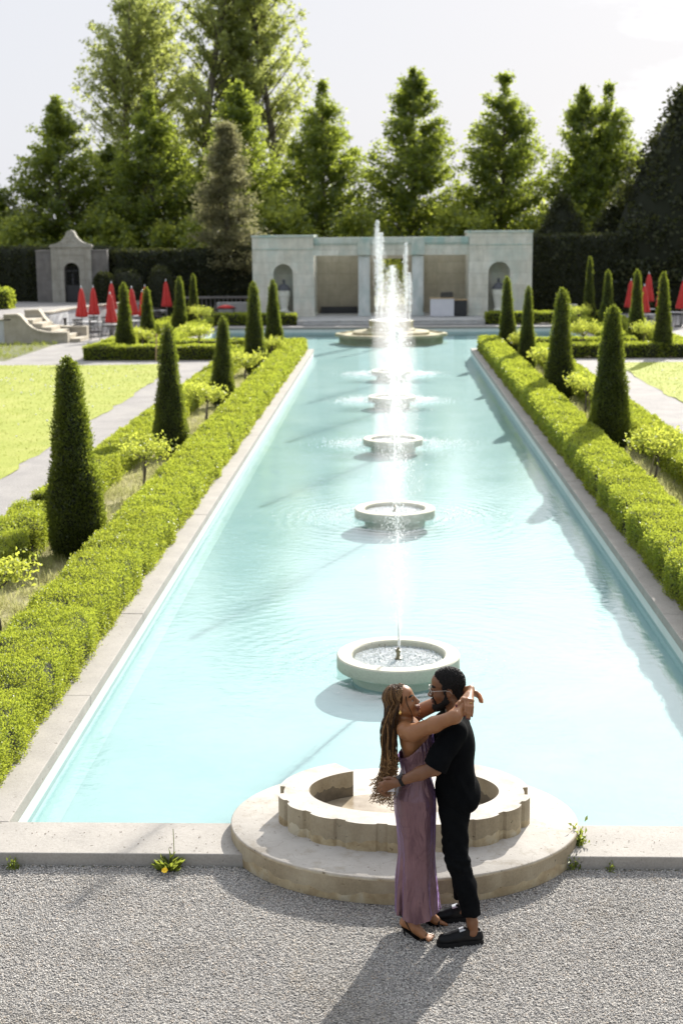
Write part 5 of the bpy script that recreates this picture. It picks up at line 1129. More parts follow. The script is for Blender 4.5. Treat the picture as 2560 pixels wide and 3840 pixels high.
# ================================================================== the couple: smooth-blended distance fields meshed to one skin each
class Field:
    def __init__(s): s.p = []; s.paint = []
    def cap(s, a, b, ra, rb, k=.02, cuts=(), sc=None, op=0):
        s.p.append(('c', np.array(a, float), np.array(b, float), ra, rb, k, cuts, None if sc is None else np.array(sc, float), op)); return s
    def chain(s, pts, rad, k=.015):
        for i in range(len(pts) - 1): s.cap(pts[i], pts[i + 1], rad[i], rad[i + 1], k if i else k)
        return s
    def ell(s, c, r, k=.02, rot=None, cuts=(), op=0):
        s.p.append(('e', np.array(c, float), np.array(r, float), np.eye(3) if rot is None else np.array(rot, float), None, k, cuts, None, op)); return s
    @staticmethod
    def d1(q, P):
        if q[0] == 'c':
            a, b = q[1], q[2]; sc = q[7]
            if sc is not None: P = a + (P - a) / sc; b = a + (b - a) / sc
            ab = b - a; L = max(ab @ ab, 1e-12); t = np.clip(((P - a) @ ab) / L, 0, 1)
            d = np.linalg.norm(P - a - t[:, None] * ab, axis=1) - (q[3] + (q[4] - q[3]) * t)
            if sc is not None: d = d * sc.min()
        else:
            l = (P - q[1]) @ q[3]; r = q[2]; k0 = np.linalg.norm(l / r, axis=1); k1 = np.linalg.norm(l / (r * r), axis=1); d = k0 * (k0 - 1) / np.maximum(k1, 1e-9)
            d = np.where(k0 < 1e-6, -r.min(), d)
        for pt, n in q[6]:
            d = np.maximum(d, (P - np.array(pt)) @ (np.array(n, float) / np.linalg.norm(n)))
        return d
    def ev(s, P, idx=None):
        d = None
        for i in (range(len(s.p)) if idx is None else idx):
            q = s.p[i]; e = s.d1(q, P); k = q[5]
            if d is None: d = e if q[8] == 0 else np.full(len(P), 9.0); continue
            if q[8] == 0: h = np.clip(.5 + .5 * (d - e) / k, 0, 1); d = d + (e - d) * h - k * h * (1 - h)
            else: h = np.clip(.5 - .5 * (d + e) / k, 0, 1); d = d + (-e - d) * h + k * h * (1 - h)
        return d
    def mesh(s, h=.004, pad=.03, smooth=2, disp=None):
        lo = []; hi = []
        for q in s.p:
            if q[8]: continue
            if q[0] == 'c':
                r = max(q[3], q[4]) * (1 if q[7] is None else q[7].max()); lo += [np.minimum(q[1], q[2]) - r]; hi += [np.maximum(q[1], q[2]) + r]
            else: r = q[2].max(); lo += [q[1] - r]; hi += [q[1] + r]
        lo = np.min(lo, 0) - pad; hi = np.max(hi, 0) + pad; B = 12
        nb = np.ceil((hi - lo) / (h * B)).astype(int); N = nb * B + 1
        G = np.full(N, 1.0, dtype=np.float32)
        ci = np.stack(np.meshgrid(*[np.arange(n) for n in nb], indexing='ij'), -1).reshape(-1, 3); C = lo + (ci * B + B / 2) * h
        Rb = B * h * .5 * math.sqrt(3); D = np.stack([s.d1(q, C) for q in s.p], 1); adds = np.array([q[8] == 0 for q in s.p])
        mn = D[:, adds].min(1); act = np.where(np.abs(mn) < Rb + .05)[0]
        for i in np.where(mn <= -(Rb + .05))[0]:
            a = ci[i] * B; G[a[0]:a[0] + B + 1, a[1]:a[1] + B + 1, a[2]:a[2] + B + 1] = -1
        g = np.arange(B + 1); gx, gy, gz = np.meshgrid(g, g, g, indexing='ij'); off = np.stack([gx, gy, gz], -1).reshape(-1, 3) * h
        for i in act:
            a = ci[i] * B; P = lo + a * h + off
            near = np.where(D[i] < max(mn[i], 0) + 2 * Rb + .06)[0]
            G[a[0]:a[0] + B + 1, a[1]:a[1] + B + 1, a[2]:a[2] + B + 1] = s.ev(P, near).reshape(B + 1, B + 1, B + 1)
        I = G < 0
        c8 = [I[x:N[0] - 1 + x, y:N[1] - 1 + y, z:N[2] - 1 + z] for x in (0, 1) for y in (0, 1) for z in (0, 1)]
        cnt = sum(c.astype(np.int8) for c in c8); cells = np.argwhere((cnt > 0) & (cnt < 8)); idx = np.full(N - 1, -1, dtype=np.int32); idx[tuple(cells.T)] = np.arange(len(cells))
        acc = np.zeros((len(cells), 3)); num = np.zeros(len(cells))
        cor = np.array([[x, y, z] for x in (0, 1) for y in (0, 1) for z in (0, 1)]); vals = np.stack([G[tuple((cells + c).T)] for c in cor], 1)
        for a in range(8):
            for b in range(a + 1, 8):
                if np.abs(cor[a] - cor[b]).sum() != 1: continue
                va, vb = vals[:, a], vals[:, b]; m = (va < 0) != (vb < 0); t = np.where(m, va / np.where(m, va - vb, 1), 0)
                acc += np.where(m[:, None], cor[a] + (cor[b] - cor[a]) * t[:, None], 0); num += m
        V = lo + (cells + acc / num[:, None]) * h
        Q = []
        for ax in range(3):
            sl0 = [slice(None)] * 3; sl1 = [slice(None)] * 3; sl0[ax] = slice(0, -1); sl1[ax] = slice(1, None)
            e = np.argwhere(I[tuple(sl0)] != I[tuple(sl1)]); o1, o2 = [i for i in range(3) if i != ax]
            e = e[(e[:, o1] > 0) & (e[:, o2] > 0) & (e[:, o1] < N[o1] - 1) & (e[:, o2] < N[o2] - 1)]
            flip = I[tuple(e.T)]
            def cell(d1, d2): c = e.copy(); c[:, o1] -= d1; c[:, o2] -= d2; return idx[tuple(c.T)]
            q = np.stack([cell(1, 1), cell(0, 1), cell(0, 0), cell(1, 0)], 1)
            if ax == 1: flip = ~flip
            q[~flip] = q[~flip][:, ::-1]; Q.append(q)
        Q = np.concatenate(Q); Q = Q[(Q >= 0).all(1)]
        for _ in range(smooth):
            A = np.zeros_like(V); n = np.zeros(len(V))
            for i in range(4):
                np.add.at(A, Q[:, i], V[Q[:, (i + 1) % 4]]); np.add.at(A, Q[:, i], V[Q[:, (i + 3) % 4]]); np.add.at(n, Q[:, i], 2)
            V = V * .5 + A / np.maximum(n, 1)[:, None] * .5
        if disp is not None:
            nr = np.zeros_like(V); fn = np.cross(V[Q[:, 2]] - V[Q[:, 0]], V[Q[:, 3]] - V[Q[:, 1]])
            for i in range(4): np.add.at(nr, Q[:, i], fn)
            V = V + unit(nr) * disp(V)[:, None]
        return V, Q
    def build(s, name, mats, parent, h=.004, smooth=2, disp=None, paints=()):
        V, Q = s.mesh(h, smooth=smooth, disp=disp); vm = np.zeros(len(V), dtype=int)
        for fn, mi in paints: vm[fn(V)] = mi
        fm = np.max(vm[Q], axis=1) if len(paints) else np.zeros(len(Q), dtype=int)
        return mesh_np(name, J(V), Q, mats, parent, smooth=True, fm=fm)
K_, KO = .9887, .0512
def J(V):
    V = np.asarray(V, float) * K_; V[..., 2] += KO; return V
def jb(mb):
    mb.v = [tuple(p) for p in J(np.array(mb.v))]; return mb
def crom(pts, n):
    pts = [np.array(p, float) for p in pts]; pts = [2 * pts[0] - pts[1]] + pts + [2 * pts[-1] - pts[-2]]; out = []; m = len(pts) - 3
    for t in np.linspace(0, m - 1e-6, n):
        i = int(t); f = t - i; a, b, c, d = pts[i:i + 4]
        out.append(.5 * ((2 * b) + (c - a) * f + (2 * a - 5 * b + 4 * c - d) * f * f + (3 * b - a - 3 * c + d) * f ** 3))
    return out
class HeadFrame:
    def __init__(s, o, f, scale, upref=(0, 0, 1)):
        s.o = np.array(o, float); f = np.array(f, float); f /= np.linalg.norm(f); u = np.array(upref, float); u -= f * (u @ f); u /= np.linalg.norm(u); s.f, s.u = f, u; s.s = np.cross(u, f); s.k = scale; s.rot = np.stack([s.f, s.s, s.u], 1)
    def __call__(s, f, l, u): return s.o + s.k * (f * s.f + l * s.s + u * s.u)
    def loc(s, P): return ((P - s.o) @ s.rot) / s.k
def head(F, H, fem=False):
    k = H.k; E = lambda c, r, kk=.02, op=0: F.ell(H(*c), np.array(r) * k, kk * k, H.rot, op=op)
    Cp = lambda a, b, ra, rb, kk=.015, op=0: F.cap(H(*a), H(*b), ra * k, rb * k, kk * k, op=op)
    E((-.012, 0, .036), (.096, .075, .084)); E((.045, 0, .045), (.046, .060, .052)); E((.04, 0, -.03), (.050, .058, .07))
    jw = .044 if fem else .052
    for sgn in (-1, 1):
        Cp((-.005, sgn * jw, -.05), (.066, sgn * .012, -.1), .022, .018, .03); E((.055, sgn * .037, -.028), (.027, .024, .026), .025)
        E((.090, sgn * .033, .0), (.013, .019, .012), .014, 1)                         # sockets
        E((.0735, sgn * .032, -.001), (.0135, .0135, .0125), .004)
        Cp((.0795, sgn * .018, .0105), (.074, sgn * .047, .0095), .0052, .0045, .006)  # lids
        E((-.012, sgn * .077, -.008), (.021, .0085, .033), .01); E((-.006, sgn * .087, -.006), (.009, .006, .017), .006, 1)
        E((.1015, sgn * .0125, -.036), (.0095, .009, .008), .008)
    E((.074, 0, -.1), (.018, .02, .017), .02)
    Cp((.080, -.036, .022), (.080, .036, .022), .0105 if not fem else .008, .0105 if not fem else .008, .018)
    Cp((.088, 0, .012), (.111 if not fem else .108, 0, -.03), .0075, .0118 if not fem else .0105, .012)
    Cp((.0925, -.021, -.0625), (.0925, .021, -.0625), .0065, .0065, .008); E((.0985, 0, -.061), (.009, .017, .0075), .007)
    E((.0955, 0, -.0765), (.0105, .020, .0085), .007)
    Cp((.108, -.02, -.0685), (.108, .02, -.0685), .0042, .0042, .004, 1)               # mouth line
def face_paint(H, fem):
    def lips(V): l = H.loc(V); return (l[:, 0] > .084) & (np.abs(l[:, 1]) < .026 - .35 * np.abs(l[:, 2] + .069)) & (l[:, 2] < -.054) & (l[:, 2] > -.0865)
    def white(V):
        l = H.loc(V); return (l[:, 0] > .079) & (np.abs(np.abs(l[:, 1]) - .0325) < .0125) & (np.abs(l[:, 2] + .002) < .0044)
    def iris(V):
        l = H.loc(V); return (l[:, 0] > .079) & (np.abs(np.abs(l[:, 1]) - .033) < .0055) & (np.abs(l[:, 2] + .001) < .0066)
    def brow(V):
        l = H.loc(V); a = np.abs(l[:, 1]); return (l[:, 0] > .06) & (a > .014) & (a < .052) & (np.abs(l[:, 2] - (.0245 + .008 * np.sin((a - .014) / .038 * 2.4))) < (.0036 if fem else .0048))
    return [(lips, 1), (white, 3), (iris, 4), (brow, 2)]
def hand(F, wrist, knuckles, fingers, thumb, r=1.0, wr=.023):
    w = np.array(wrist, float)
    for i, kn in enumerate(knuckles): F.cap(w + (np.array(kn) - w) * .12, kn, wr * .72 * r, .0118 * r, .012)
    for i in range(3): F.cap(knuckles[i], knuckles[i + 1], .0105 * r, .0105 * r, .010)
    for kn, fg in zip(knuckles, fingers): F.chain([kn] + list(fg), [.0100 * r, .0092 * r, .0084 * r, .0072 * r][:len(fg) + 1], .0045)
    F.chain(thumb, [.0155 * r, .0118 * r, .0105 * r, .0082 * r][:len(thumb)], .008)

def skin(name, c1, c2, rough=.42):
    m, nt, out = nmat(name); v = mapped(nt, (1, 1, 1), True); col = ramp(nt, noise(nt, v, 14, 5), [(.3, c1), (.7, c2)])
    pbsdf(nt, out, col, rough, bump(nt, noise(nt, v, 420, 3), .12, .002), 0, .42, Subsurface_Weight=.06, Subsurface_Scale=.01); return m
m_skin_m = skin('man_skin', (.145, .061, .027), (.195, .086, .039)); m_skin_w = skin('woman_skin', (.245, .104, .042), (.305, .138, .060))
m_lip_m = M('man_lips', (.11, .045, .035), None, rough=.4); m_lip_w = M('woman_lips', (.15, .055, .042), None, rough=.5, spec=.2)
m_hairblack = M('black_hair', (.006, .005, .0045), (.014, .011, .009), 90, .7, .8, 260, .004, spec=.25)
m_eyew = M('eye_white', (.34, .31, .29), None, rough=.25); m_iris = M('eye_iris', (.02, .012, .008), None, rough=.15)
m_nail = M('dark_red_nail', (.10, .012, .02), None, rough=.2)
m_backlit_palm = skin('backlit_palm_skin', (.62, .25, .12), (.72, .32, .16))  # lighter palm, with the orange of sunlight through the fingers painted in
m_blackcloth = M('black_shirt_cloth', (.003, .0034, .004), (.005, .0055, .0062), 18, .95, .25, 240, .003, spec=.05)
m_trouser = M('black_trouser_cloth', (.003, .0034, .004), (.005, .0055, .0062), 22, .9, .2, 260, .003, spec=.06)
m_leather = M('black_leather', (.005, .005, .0055), (.008, .008, .0085), 30, .36, .15, 160, .002, spec=.16)
m_sole = M('black_rubber', (.006, .006, .0065), (.009, .009, .009), 30, .7, spec=.25)
m_gold = M('gold', (.75, .48, .16), None, rough=.22, metal=1.0)
m_clear = M('pale_clear_plastic', (.38, .33, .28), None, rough=.2, spec=.6)
m_lens, nt, out = nmat('spectacle_lens'); tr = nt.nodes.new('ShaderNodeBsdfTransparent'); gl = nt.nodes.new('ShaderNodeBsdfGlossy'); gl.inputs['Roughness'].default_value = .02; mx = nt.nodes.new('ShaderNodeMixShader'); mx.inputs[0].default_value = .07
nt.links.new(tr.outputs[0], mx.inputs[1]); nt.links.new(gl.outputs[0], mx.inputs[2]); nt.links.new(mx.outputs[0], out.inputs[0])
m_satin, nt, out = nmat('mauve_satin'); v = mapped(nt, (1, 1, 1), True)
wr = noise(nt, mapped(nt, (7, 7, 2.2), True), 2.2, 4, .55, .8)
col = ramp(nt, noise(nt, v, 3, 3), [(.3, (.130, .068, .082)), (.7, (.175, .094, .112))])
pbsdf(nt, out, col, .26, bump(nt, wr, .8, .03), .4, .6, Sheen_Weight=.5, Sheen_Roughness=.35, Sheen_Tint=(.62, .42, .95, 1))
m_scalp = M('braid_roots', (.012, .007, .004), (.05, .026, .011), 120, .85, .8, 200, .004, world=True, spec=.08)
def strand(name, cols, rough, spec):
    m, nt, out = nmat(name); g = nt.nodes.new('ShaderNodeNewGeometry'); c = ramp(nt, g.outputs['Random Per Island'], cols)
    c = mixc(nt, c, ramp(nt, noise(nt, mapped(nt), 130, 3), [(.35, (.45, .42, .4)), (.6, (1.1, 1.08, 1.05))]), .7, 'MULTIPLY'); pbsdf(nt, out, c, rough, None, 0, spec); return m
m_braid = strand('brown_braids', [(0, (.025, .012, .005)), (.35, (.075, .036, .013)), (.7, (.17, .088, .032)), (1, (.27, .15, .058))], .5, .25)
m_curl = strand('light_brown_curls', [(0, (.09, .042, .015)), (.5, (.22, .115, .042)), (1, (.42, .245, .10))], .5, .3)

# ------------------------------------------------------------------ man
man = thing('person', 'man in black short-sleeved shirt, cropped trousers and loafers, hugging the woman', 'person', tuple(J(np.array([.5, 8.8, -.05]))))
man.location = (0, 0, 0)
YC = 8.84
HM = HeadFrame((.377, YC, 1.637), (-1, .03, -.10), 1.05)
F = Field(); head(F, HM)
F.cap((.405, YC, 1.575), (.445, YC, 1.43), .056, .064, .03)
F.ell((.43, YC, 1.28), (.108, .165, .17), .05); F.ell((.43, YC, 1.07), (.10, .145, .18), .05); F.ell((.44, YC, .9), (.108, .155, .12), .05)
F.cap((.43, 8.70, 1.415), (.43, 8.98, 1.415), .05, .05, .05)
armL = [(.415, 8.66, 1.40), (.290, 8.545, 1.205), (.065, 8.585, 1.092)]
armR = [(.43, 9.02, 1.40), (.30, 9.13, 1.21), (.09, 9.06, 1.09)]
F.cap(armL[0], armL[1], .055, .046, .03); F.cap(armL[1], (.20, 8.555, 1.165), .044, .043, .03); F.cap((.20, 8.555, 1.165), armL[2], .043, .0265, .02)
F.cap(armR[0], armR[1], .055, .046, .03); F.cap(armR[1], armR[2], .043, .027, .03)
for (hx, hy), kn, an in (((.425, 8.755), (.44, 8.685, .52), (.545, 8.652, .09)), ((.43, 8.925), (.432, 8.945, .50), (.508, 8.965, .09))):
    F.cap((hx, hy, .84), kn, .082, .055, .04); F.cap(kn, (kn[0] * .55 + an[0] * .45 + .012, kn[1] * .5 + an[1] * .5, .34), .055, .052, .03); F.cap((kn[0] * .55 + an[0] * .45 + .012, kn[1] * .5 + an[1] * .5, .34), an, .052, .034, .03)
    F.cap(an, (an[0] + .004, an[1], .03), .034, .034, .02); F.cap((an[0], an[1], .02), (an[0] - .14, an[1] - .02, -.012), .032, .028, .02)
hand(F, armL[2], [(-.022, 8.572, 1.098), (-.036, 8.572, 1.078), (-.034, 8.578, 1.056), (-.022, 8.588, 1.038)],
     [[(-.060, 8.592, 1.078), (-.052, 8.615, 1.052), (-.034, 8.625, 1.040)], [(-.068, 8.590, 1.052), (-.050, 8.612, 1.026), (-.028, 8.620, 1.018)],
      [(-.060, 8.590, 1.030), (-.036, 8.606, 1.006), (-.010, 8.612, 1.004)], [(-.044, 8.594, 1.014), (-.018, 8.602, .993), (.010, 8.606, .996)]],
     [(.045, 8.600, 1.10), (.005, 8.625, 1.105), (-.03, 8.64, 1.09)], 1.06, .026)
hand(F, armR[2], [(.02, 9.03, 1.09), (.012, 9.035, 1.07), (.012, 9.04, 1.05), (.02, 9.045, 1.03)],
     [[(-.01, 9.0, 1.085), (-.02, 8.96, 1.08)], [(-.015, 9.0, 1.065), (-.025, 8.955, 1.06)], [(-.015, 9.0, 1.045), (-.022, 8.96, 1.04)], [(-.005, 9.01, 1.025), (-.01, 8.975, 1.02)]], [(.07, 9.03, 1.10), (.05, 8.99, 1.12), (.03, 8.96, 1.125)], 1.0, .026)
F.build('body', [m_skin_m, m_lip_m, m_hairblack, m_eyew, m_iris], man, .0035, 2, None, face_paint(HM, False))
# hair and beard
def fuzz(a, sc, seed): return lambda V: a * (np.sin(V[:, 0] * sc + 1.3 * np.sin(V[:, 1] * sc * 1.3)) * np.sin(V[:, 1] * sc * .9 + seed + 1.1 * np.sin(V[:, 2] * sc)) + .7 * np.sin(V[:, 2] * sc * 1.7 + V[:, 0] * sc * 1.2))
F = Field(); F.ell(HM(-.014, 0, .042), np.array([.103, .083, .091]) * HM.k, .02, HM.rot, cuts=[(HM(.040, 0, .065), tuple(HM.f * .80 - HM.u * .62)), (HM(.0, 0, -.010), tuple(-HM.u * .9 + HM.f * .42))])
F.ell(HM(-.070, 0, -.02), np.array([.032, .066, .055]) * HM.k, .02, HM.rot)
for sgn in (-1, 1): F.cap(HM(.018, sgn * .0735, .03), HM(.012, sgn * .073, -.02), .010 * HM.k, .007 * HM.k, .01)
F.build('hair', m_hairblack, man, .0035, 1, lambda V: fuzz(.0030, 330, 1)(V) + np.random.default_rng(3).normal(.001, .0020, len(V)))
F = Field()
for sgn in (-1, 1): F.cap(HM(.006, sgn * .071, -.018), HM(.012, sgn * .062, -.065), .006 * HM.k, .015 * HM.k, .012); F.cap(HM(.012, sgn * .060, -.065), HM(.072, sgn * .022, -.112), .018 * HM.k, .020 * HM.k, .02); F.cap(HM(.090, sgn * .010, -.050), HM(.080, sgn * .034, -.078), .0055 * HM.k, .006 * HM.k, .008)
F.ell(HM(.074, 0, -.112), np.array([.028, .034, .026]) * HM.k, .02, HM.rot); F.ell(HM(.04, 0, -.108), np.array([.045, .04, .022]) * HM.k, .02, HM.rot)
F.build('beard', m_hairblack, man, .0035, 1, lambda V: fuzz(.002, 330, 2)(V) + np.random.default_rng(4).normal(.0005, .0013, len(V)))
# spectacles

mb = MB()
for sgn in (-1, 1):
    mb.tube([HM(.108 - .012 * abs(math.cos(a)) * (1 if sgn * math.cos(a) > 0 else 0), sgn * .035 + .026 * math.cos(a), -.001 + .021 * math.sin(a)) for a in np.linspace(0, 2 * PI, 25)], .0027, 6, cap=False)
    mb.tube([HM(.097, sgn * .061, .006), HM(.085, sgn * .073, .010), HM(.01, sgn * .085, .012), HM(-.018, sgn * .086, .004), HM(-.03, sgn * .084, -.014)], .0019, 6)
mb.tube([HM(.109, -.010, .004), HM(.113, 0, .007), HM(.109, .010, .004)], .002, 6)
gl_ = jb(mb).build('spectacles', m_clear, man, smooth=True)
for sgn in (-1, 1):
    mb = MB(); pts = [HM(.1075 - .012 * abs(math.cos(a)) * (1 if sgn * math.cos(a) > 0 else 0), sgn * .035 + .025 * math.cos(a), -.001 + .020 * math.sin(a)) for a in np.linspace(0, 2 * PI, 25)[:-1]]; mb.add(pts, [tuple(range(24))]); jb(mb).build('lens', m_lens, gl_)
# shirt
def wrinkle(V):
    x, y, z = V[:, 0], V[:, 1], V[:, 2]
    w = np.exp(-((z - 1.0) / .14) ** 2); d = .0055 * w * np.sin(z * 40 + x * 46 + 2.2 * np.sin(y * 19) + 1.5 * np.sin(x * 26)) + .004 * np.sin(x * 37 + z * 21 + 2 * np.sin(y * 17)) * np.exp(-((z - 1.2) / .2) ** 2)
    return d
F = Field(); F.ell((.432, YC, 1.28), (.126, .192, .185), .05); F.cap((.43, 8.675, 1.405), (.43, 9.005, 1.405), .068, .068, .05)
hem = [((.44, YC, .832), (.10, 0, -1))]
F.ell((.432, YC, 1.12), (.122, .178, .2), .06); F.ell((.448, YC, .93), (.142, .190, .21), .06, cuts=hem); F.ell((.48, YC, .90), (.112, .165, .1), .05, cuts=hem)
F.cap((.418, YC, 1.45), (.440, YC, 1.42), .062, .072, .03, cuts=[((.415, YC, 1.478), (-.35, 0, 1))])
F.cap((.335, 8.82, 1.39), (.40, 8.775, 1.47), .016, .014, .02); F.cap((.40, 8.775, 1.47), (.47, 8.79, 1.465), .014, .014, .02); F.cap((.335, 8.86, 1.39), (.40, 8.905, 1.47), .016, .014, .02); F.cap((.40, 8.905, 1.47), (.47, 8.89, 1.465), .014, .014, .02)
for a, b, n in ((armL[0], (.268, 8.530, 1.180), (-.5, -.12, -.86)), (armR[0], (.285, 9.14, 1.19), (-.5, .2, -.86))):
    q = (.285, 8.545, 1.212) if b[1] < 9 else (.30, 9.13, 1.215)
    F.cap(a, b, .078, .080, .035, cuts=[(q, n)])
sh = F.build('shirt', m_blackcloth, man, .0045, 2, wrinkle)
# trousers
def twr(V):
    x, y, z = V[:, 0], V[:, 1], V[:, 2]
    return .005 * np.exp(-((z - .52) / .08) ** 2) * np.sin(z * 95 + x * 40) + .003 * np.sin(z * 38 + x * 70 + y * 30) + .002 * np.exp(-((z - .22) / .07) ** 2) * np.sin(z * 50 - x * 50)
F = Field(); F.ell((.44, YC, .87), (.118, .168, .12), .05)
for (hx, hy), kn, an, zc in (((.425, 8.755), (.444, 8.685, .52), (.548, 8.652, .10), .148), ((.43, 8.925), (.434, 8.945, .50), (.508, 8.965, .06), .118)):
    F.cap((hx, hy, .82), kn, .096, .074, .05)
    md = (kn[0] * .55 + an[0] * .45 + .010, kn[1] * .5 + an[1] * .5, .34); F.cap(kn, md, .072, .069, .04)
    F.cap(md, an, .069, .062, .03, cuts=[((an[0], an[1], zc), (.08, -.1, -1))])
F.build('trousers', m_trouser, man, .0045, 2, twr)
# loafers
def shoe(heel, toe, parent):
    H_ = np.array(heel, float); T = np.array(toe, float); e = (T - H_); L = np.linalg.norm(e); e /= L; n = np.array([-e[1], e[0]])
    P = lambda a, b, z: (H_[0] + e[0] * a * L + n[0] * b, H_[1] + e[1] * a * L + n[1] * b, z)
    F = Field(); S1 = (1, 1, .78)
    F.cap(P(.12, 0, -.004), P(.12, 0, .028), .037, .031, .02); F.cap(P(.12, 0, -.006), P(.55, 0, -.006), .036, .040, .02); F.cap(P(.55, 0, -.006), P(.85, .002, -.008), .044, .041, .02)
    F.cap(P(.58, 0, .010), P(.36, 0, .040), .034, .031, .025); F.cap(P(.40, -.012, .058), P(.40, .012, .058), .014, .014, .015); F.ell(P(.20, 0, .066), (.058, .030, .040), .012, op=1)
    F.ell(P(.5, 0, -.10), (.5, .5, .066), .004, op=1)
    up_ = F.build('loafer', m_leather, parent, .0035, 2)
    mb = MB(); prof = [(0, .0), (.004, .022), (.03, .037), (.15, .041), (.4, .037), (.6, .046), (.75, .050), (.88, .044), (.96, .028), (1.0, .0)]
    out_ = [(a, b) for a, b in prof] + [(a, -b) for a, b in prof[-2:0:-1]]
    def lay(z0, z1, g):
        po = [P(a + (a - .5) * g * 4, b * (1 + g * 10), 0)[:2] for a, b in out_]; mb.prism(po, z0, z1)
    lay(-.050, -.026, .004); lay(-.0255, -.016, .007)
    jb(mb).build('sole', m_sole, up_)
    mb = MB(); pts = [P(.515, s_, .028 + .030 * math.cos(s_ / .043 * 1.35)) for s_ in np.linspace(-.043, .043, 9)]; pts2 = [P(.43, s_, .040 + .030 * math.cos(s_ / .043 * 1.35)) for s_ in np.linspace(-.043, .043, 9)]
    mb.add(pts + pts2, [(i, i + 1, 9 + i + 1, 9 + i) for i in range(8)]); jb(mb).build('strap', m_leather, up_)
    mb = MB(); sg = -1 if parent is man else 1
    c0, c1 = [], []
    for s_ in np.linspace(-.038, .030, 7): c0.append(P(.530, s_, .0325 + .030 * math.cos(s_ / .043 * 1.35))); c1.append(P(.405, s_, .0435 + .030 * math.cos(s_ / .043 * 1.35)))
    mb.add(c0 + c1, [(i, i + 1, 7 + i + 1, 7 + i) for i in range(6)]); jb(mb).build('buckle', m_silver, up_)
shoe((.615, 8.668), (.312, 8.600), man); shoe((.575, 8.975), (.290, 8.945), man)
# wrist watch
mb = MB(); a = np.array(armL[2]); b = np.array((.20, 8.555, 1.165)); ax = (b - a) / np.linalg.norm(b - a); c = a + ax * .022
mb.tube([c - ax * .011, c - ax * .0105, c + ax * .0105, c + ax * .011], [.0315, .033, .0335, .032], 20); wt = jb(mb).build('watch', m_sole, man, smooth=True, angle=40)
mb = MB(); up_ = np.array([.1, -.25, .96]); up_ -= ax * (up_ @ ax); up_ /= np.linalg.norm(up_); mb.tube([c + up_ * .030, c + up_ * .041], .019, 16); jb(mb).build('watch_case', m_black, wt)
t = thing('phone', 'small pale phone gripped in the man’s curled fingers', 'phone'); t['label'] = 'small pale phone gripped in the curled fingers of the man'
mb = MB(); mb.box(-.028, .036, 8.6215, 8.6295, 1.012, 1.052, .002); jb(mb).build('case', m_counter, t)
t.location = (0, 0, 0)

# ------------------------------------------------------------------ woman
wom = thing('person', 'woman with long brown braids and mauve satin dress, arms round the neck of the man', 'person')
HW = HeadFrame((.083, YC - .01, 1.548), (.925, -.13, .33), .97, (-.25, 0, 1))
F = Field(); head(F, HW, True)
F.cap((.082, YC, 1.50), (.085, YC, 1.385), .047, .052, .03)
F.cap((.10, 8.73, 1.395), (.10, 8.95, 1.395), .043, .043, .05)
F.ell((.152, YC, 1.30), (.083, .142, .125), .05); F.ell((.225, 8.79, 1.275), (.055, .06, .06), .04); F.ell((.225, 8.89, 1.275), (.055, .06, .06), .04)
F.ell((.172, YC, 1.12), (.078, .118, .15), .05); F.ell((.165, YC, .93), (.125, .16, .15), .05)
rL = [(.155, 8.665, 1.395), (.415, 8.525, 1.555), (.515, 8.725, 1.640)]
lL = [(.155, 9.01, 1.395), (.445, 8.985, 1.548), (.525, 8.725, 1.672)]
F.cap((.11, 8.72, 1.39), rL[0], .05, .054, .04); F.cap((.11, 8.96, 1.39), lL[0], .05, .054, .04)
F.cap(rL[0], (.29, 8.593, 1.478), .054, .048, .03); F.cap((.29, 8.593, 1.478), rL[1], .048, .041, .03); F.cap(rL[1], (.455, 8.60, 1.588), .040, .038, .03); F.cap((.455, 8.60, 1.588), rL[2], .038, .0235, .02)
F.cap(lL[0], lL[1], .052, .041, .03); F.cap(lL[1], (.475, 8.90, 1.585), .040, .037, .03); F.cap((.475, 8.90, 1.585), lL[2], .036, .0235, .02)
# right hand hangs past the left wrist, left hand lies over the right forearm
hand(F, rL[2], [(.552, 8.745, 1.642), (.560, 8.760, 1.632), (.563, 8.775, 1.620), (.560, 8.787, 1.608)],
     [[(.580, 8.738, 1.628), (.592, 8.735, 1.606), (.598, 8.735, 1.588)], [(.588, 8.755, 1.614), (.598, 8.752, 1.590), (.602, 8.752, 1.572)],
      [(.588, 8.772, 1.602), (.596, 8.770, 1.580), (.598, 8.770, 1.564)], [(.580, 8.786, 1.592), (.586, 8.786, 1.574), (.588, 8.786, 1.562)]],
     [(.525, 8.735, 1.650), (.555, 8.722, 1.650), (.578, 8.716, 1.638)], .92, .021)
hand(F, lL[2], [(.478, 8.605, 1.640), (.497, 8.590, 1.642), (.514, 8.592, 1.638), (.527, 8.605, 1.630)],
     [[(.480, 8.556, 1.612), (.478, 8.537, 1.580), (.476, 8.533, 1.556)], [(.496, 8.546, 1.612), (.493, 8.527, 1.572), (.490, 8.524, 1.542)],
      [(.513, 8.553, 1.608), (.509, 8.533, 1.568), (.506, 8.528, 1.536)], [(.527, 8.570, 1.602), (.524, 8.552, 1.572), (.522, 8.547, 1.548)]],
     [(.500, 8.668, 1.660), (.464, 8.612, 1.642), (.442, 8.578, 1.628), (.424, 8.556, 1.618)], .95, .021)
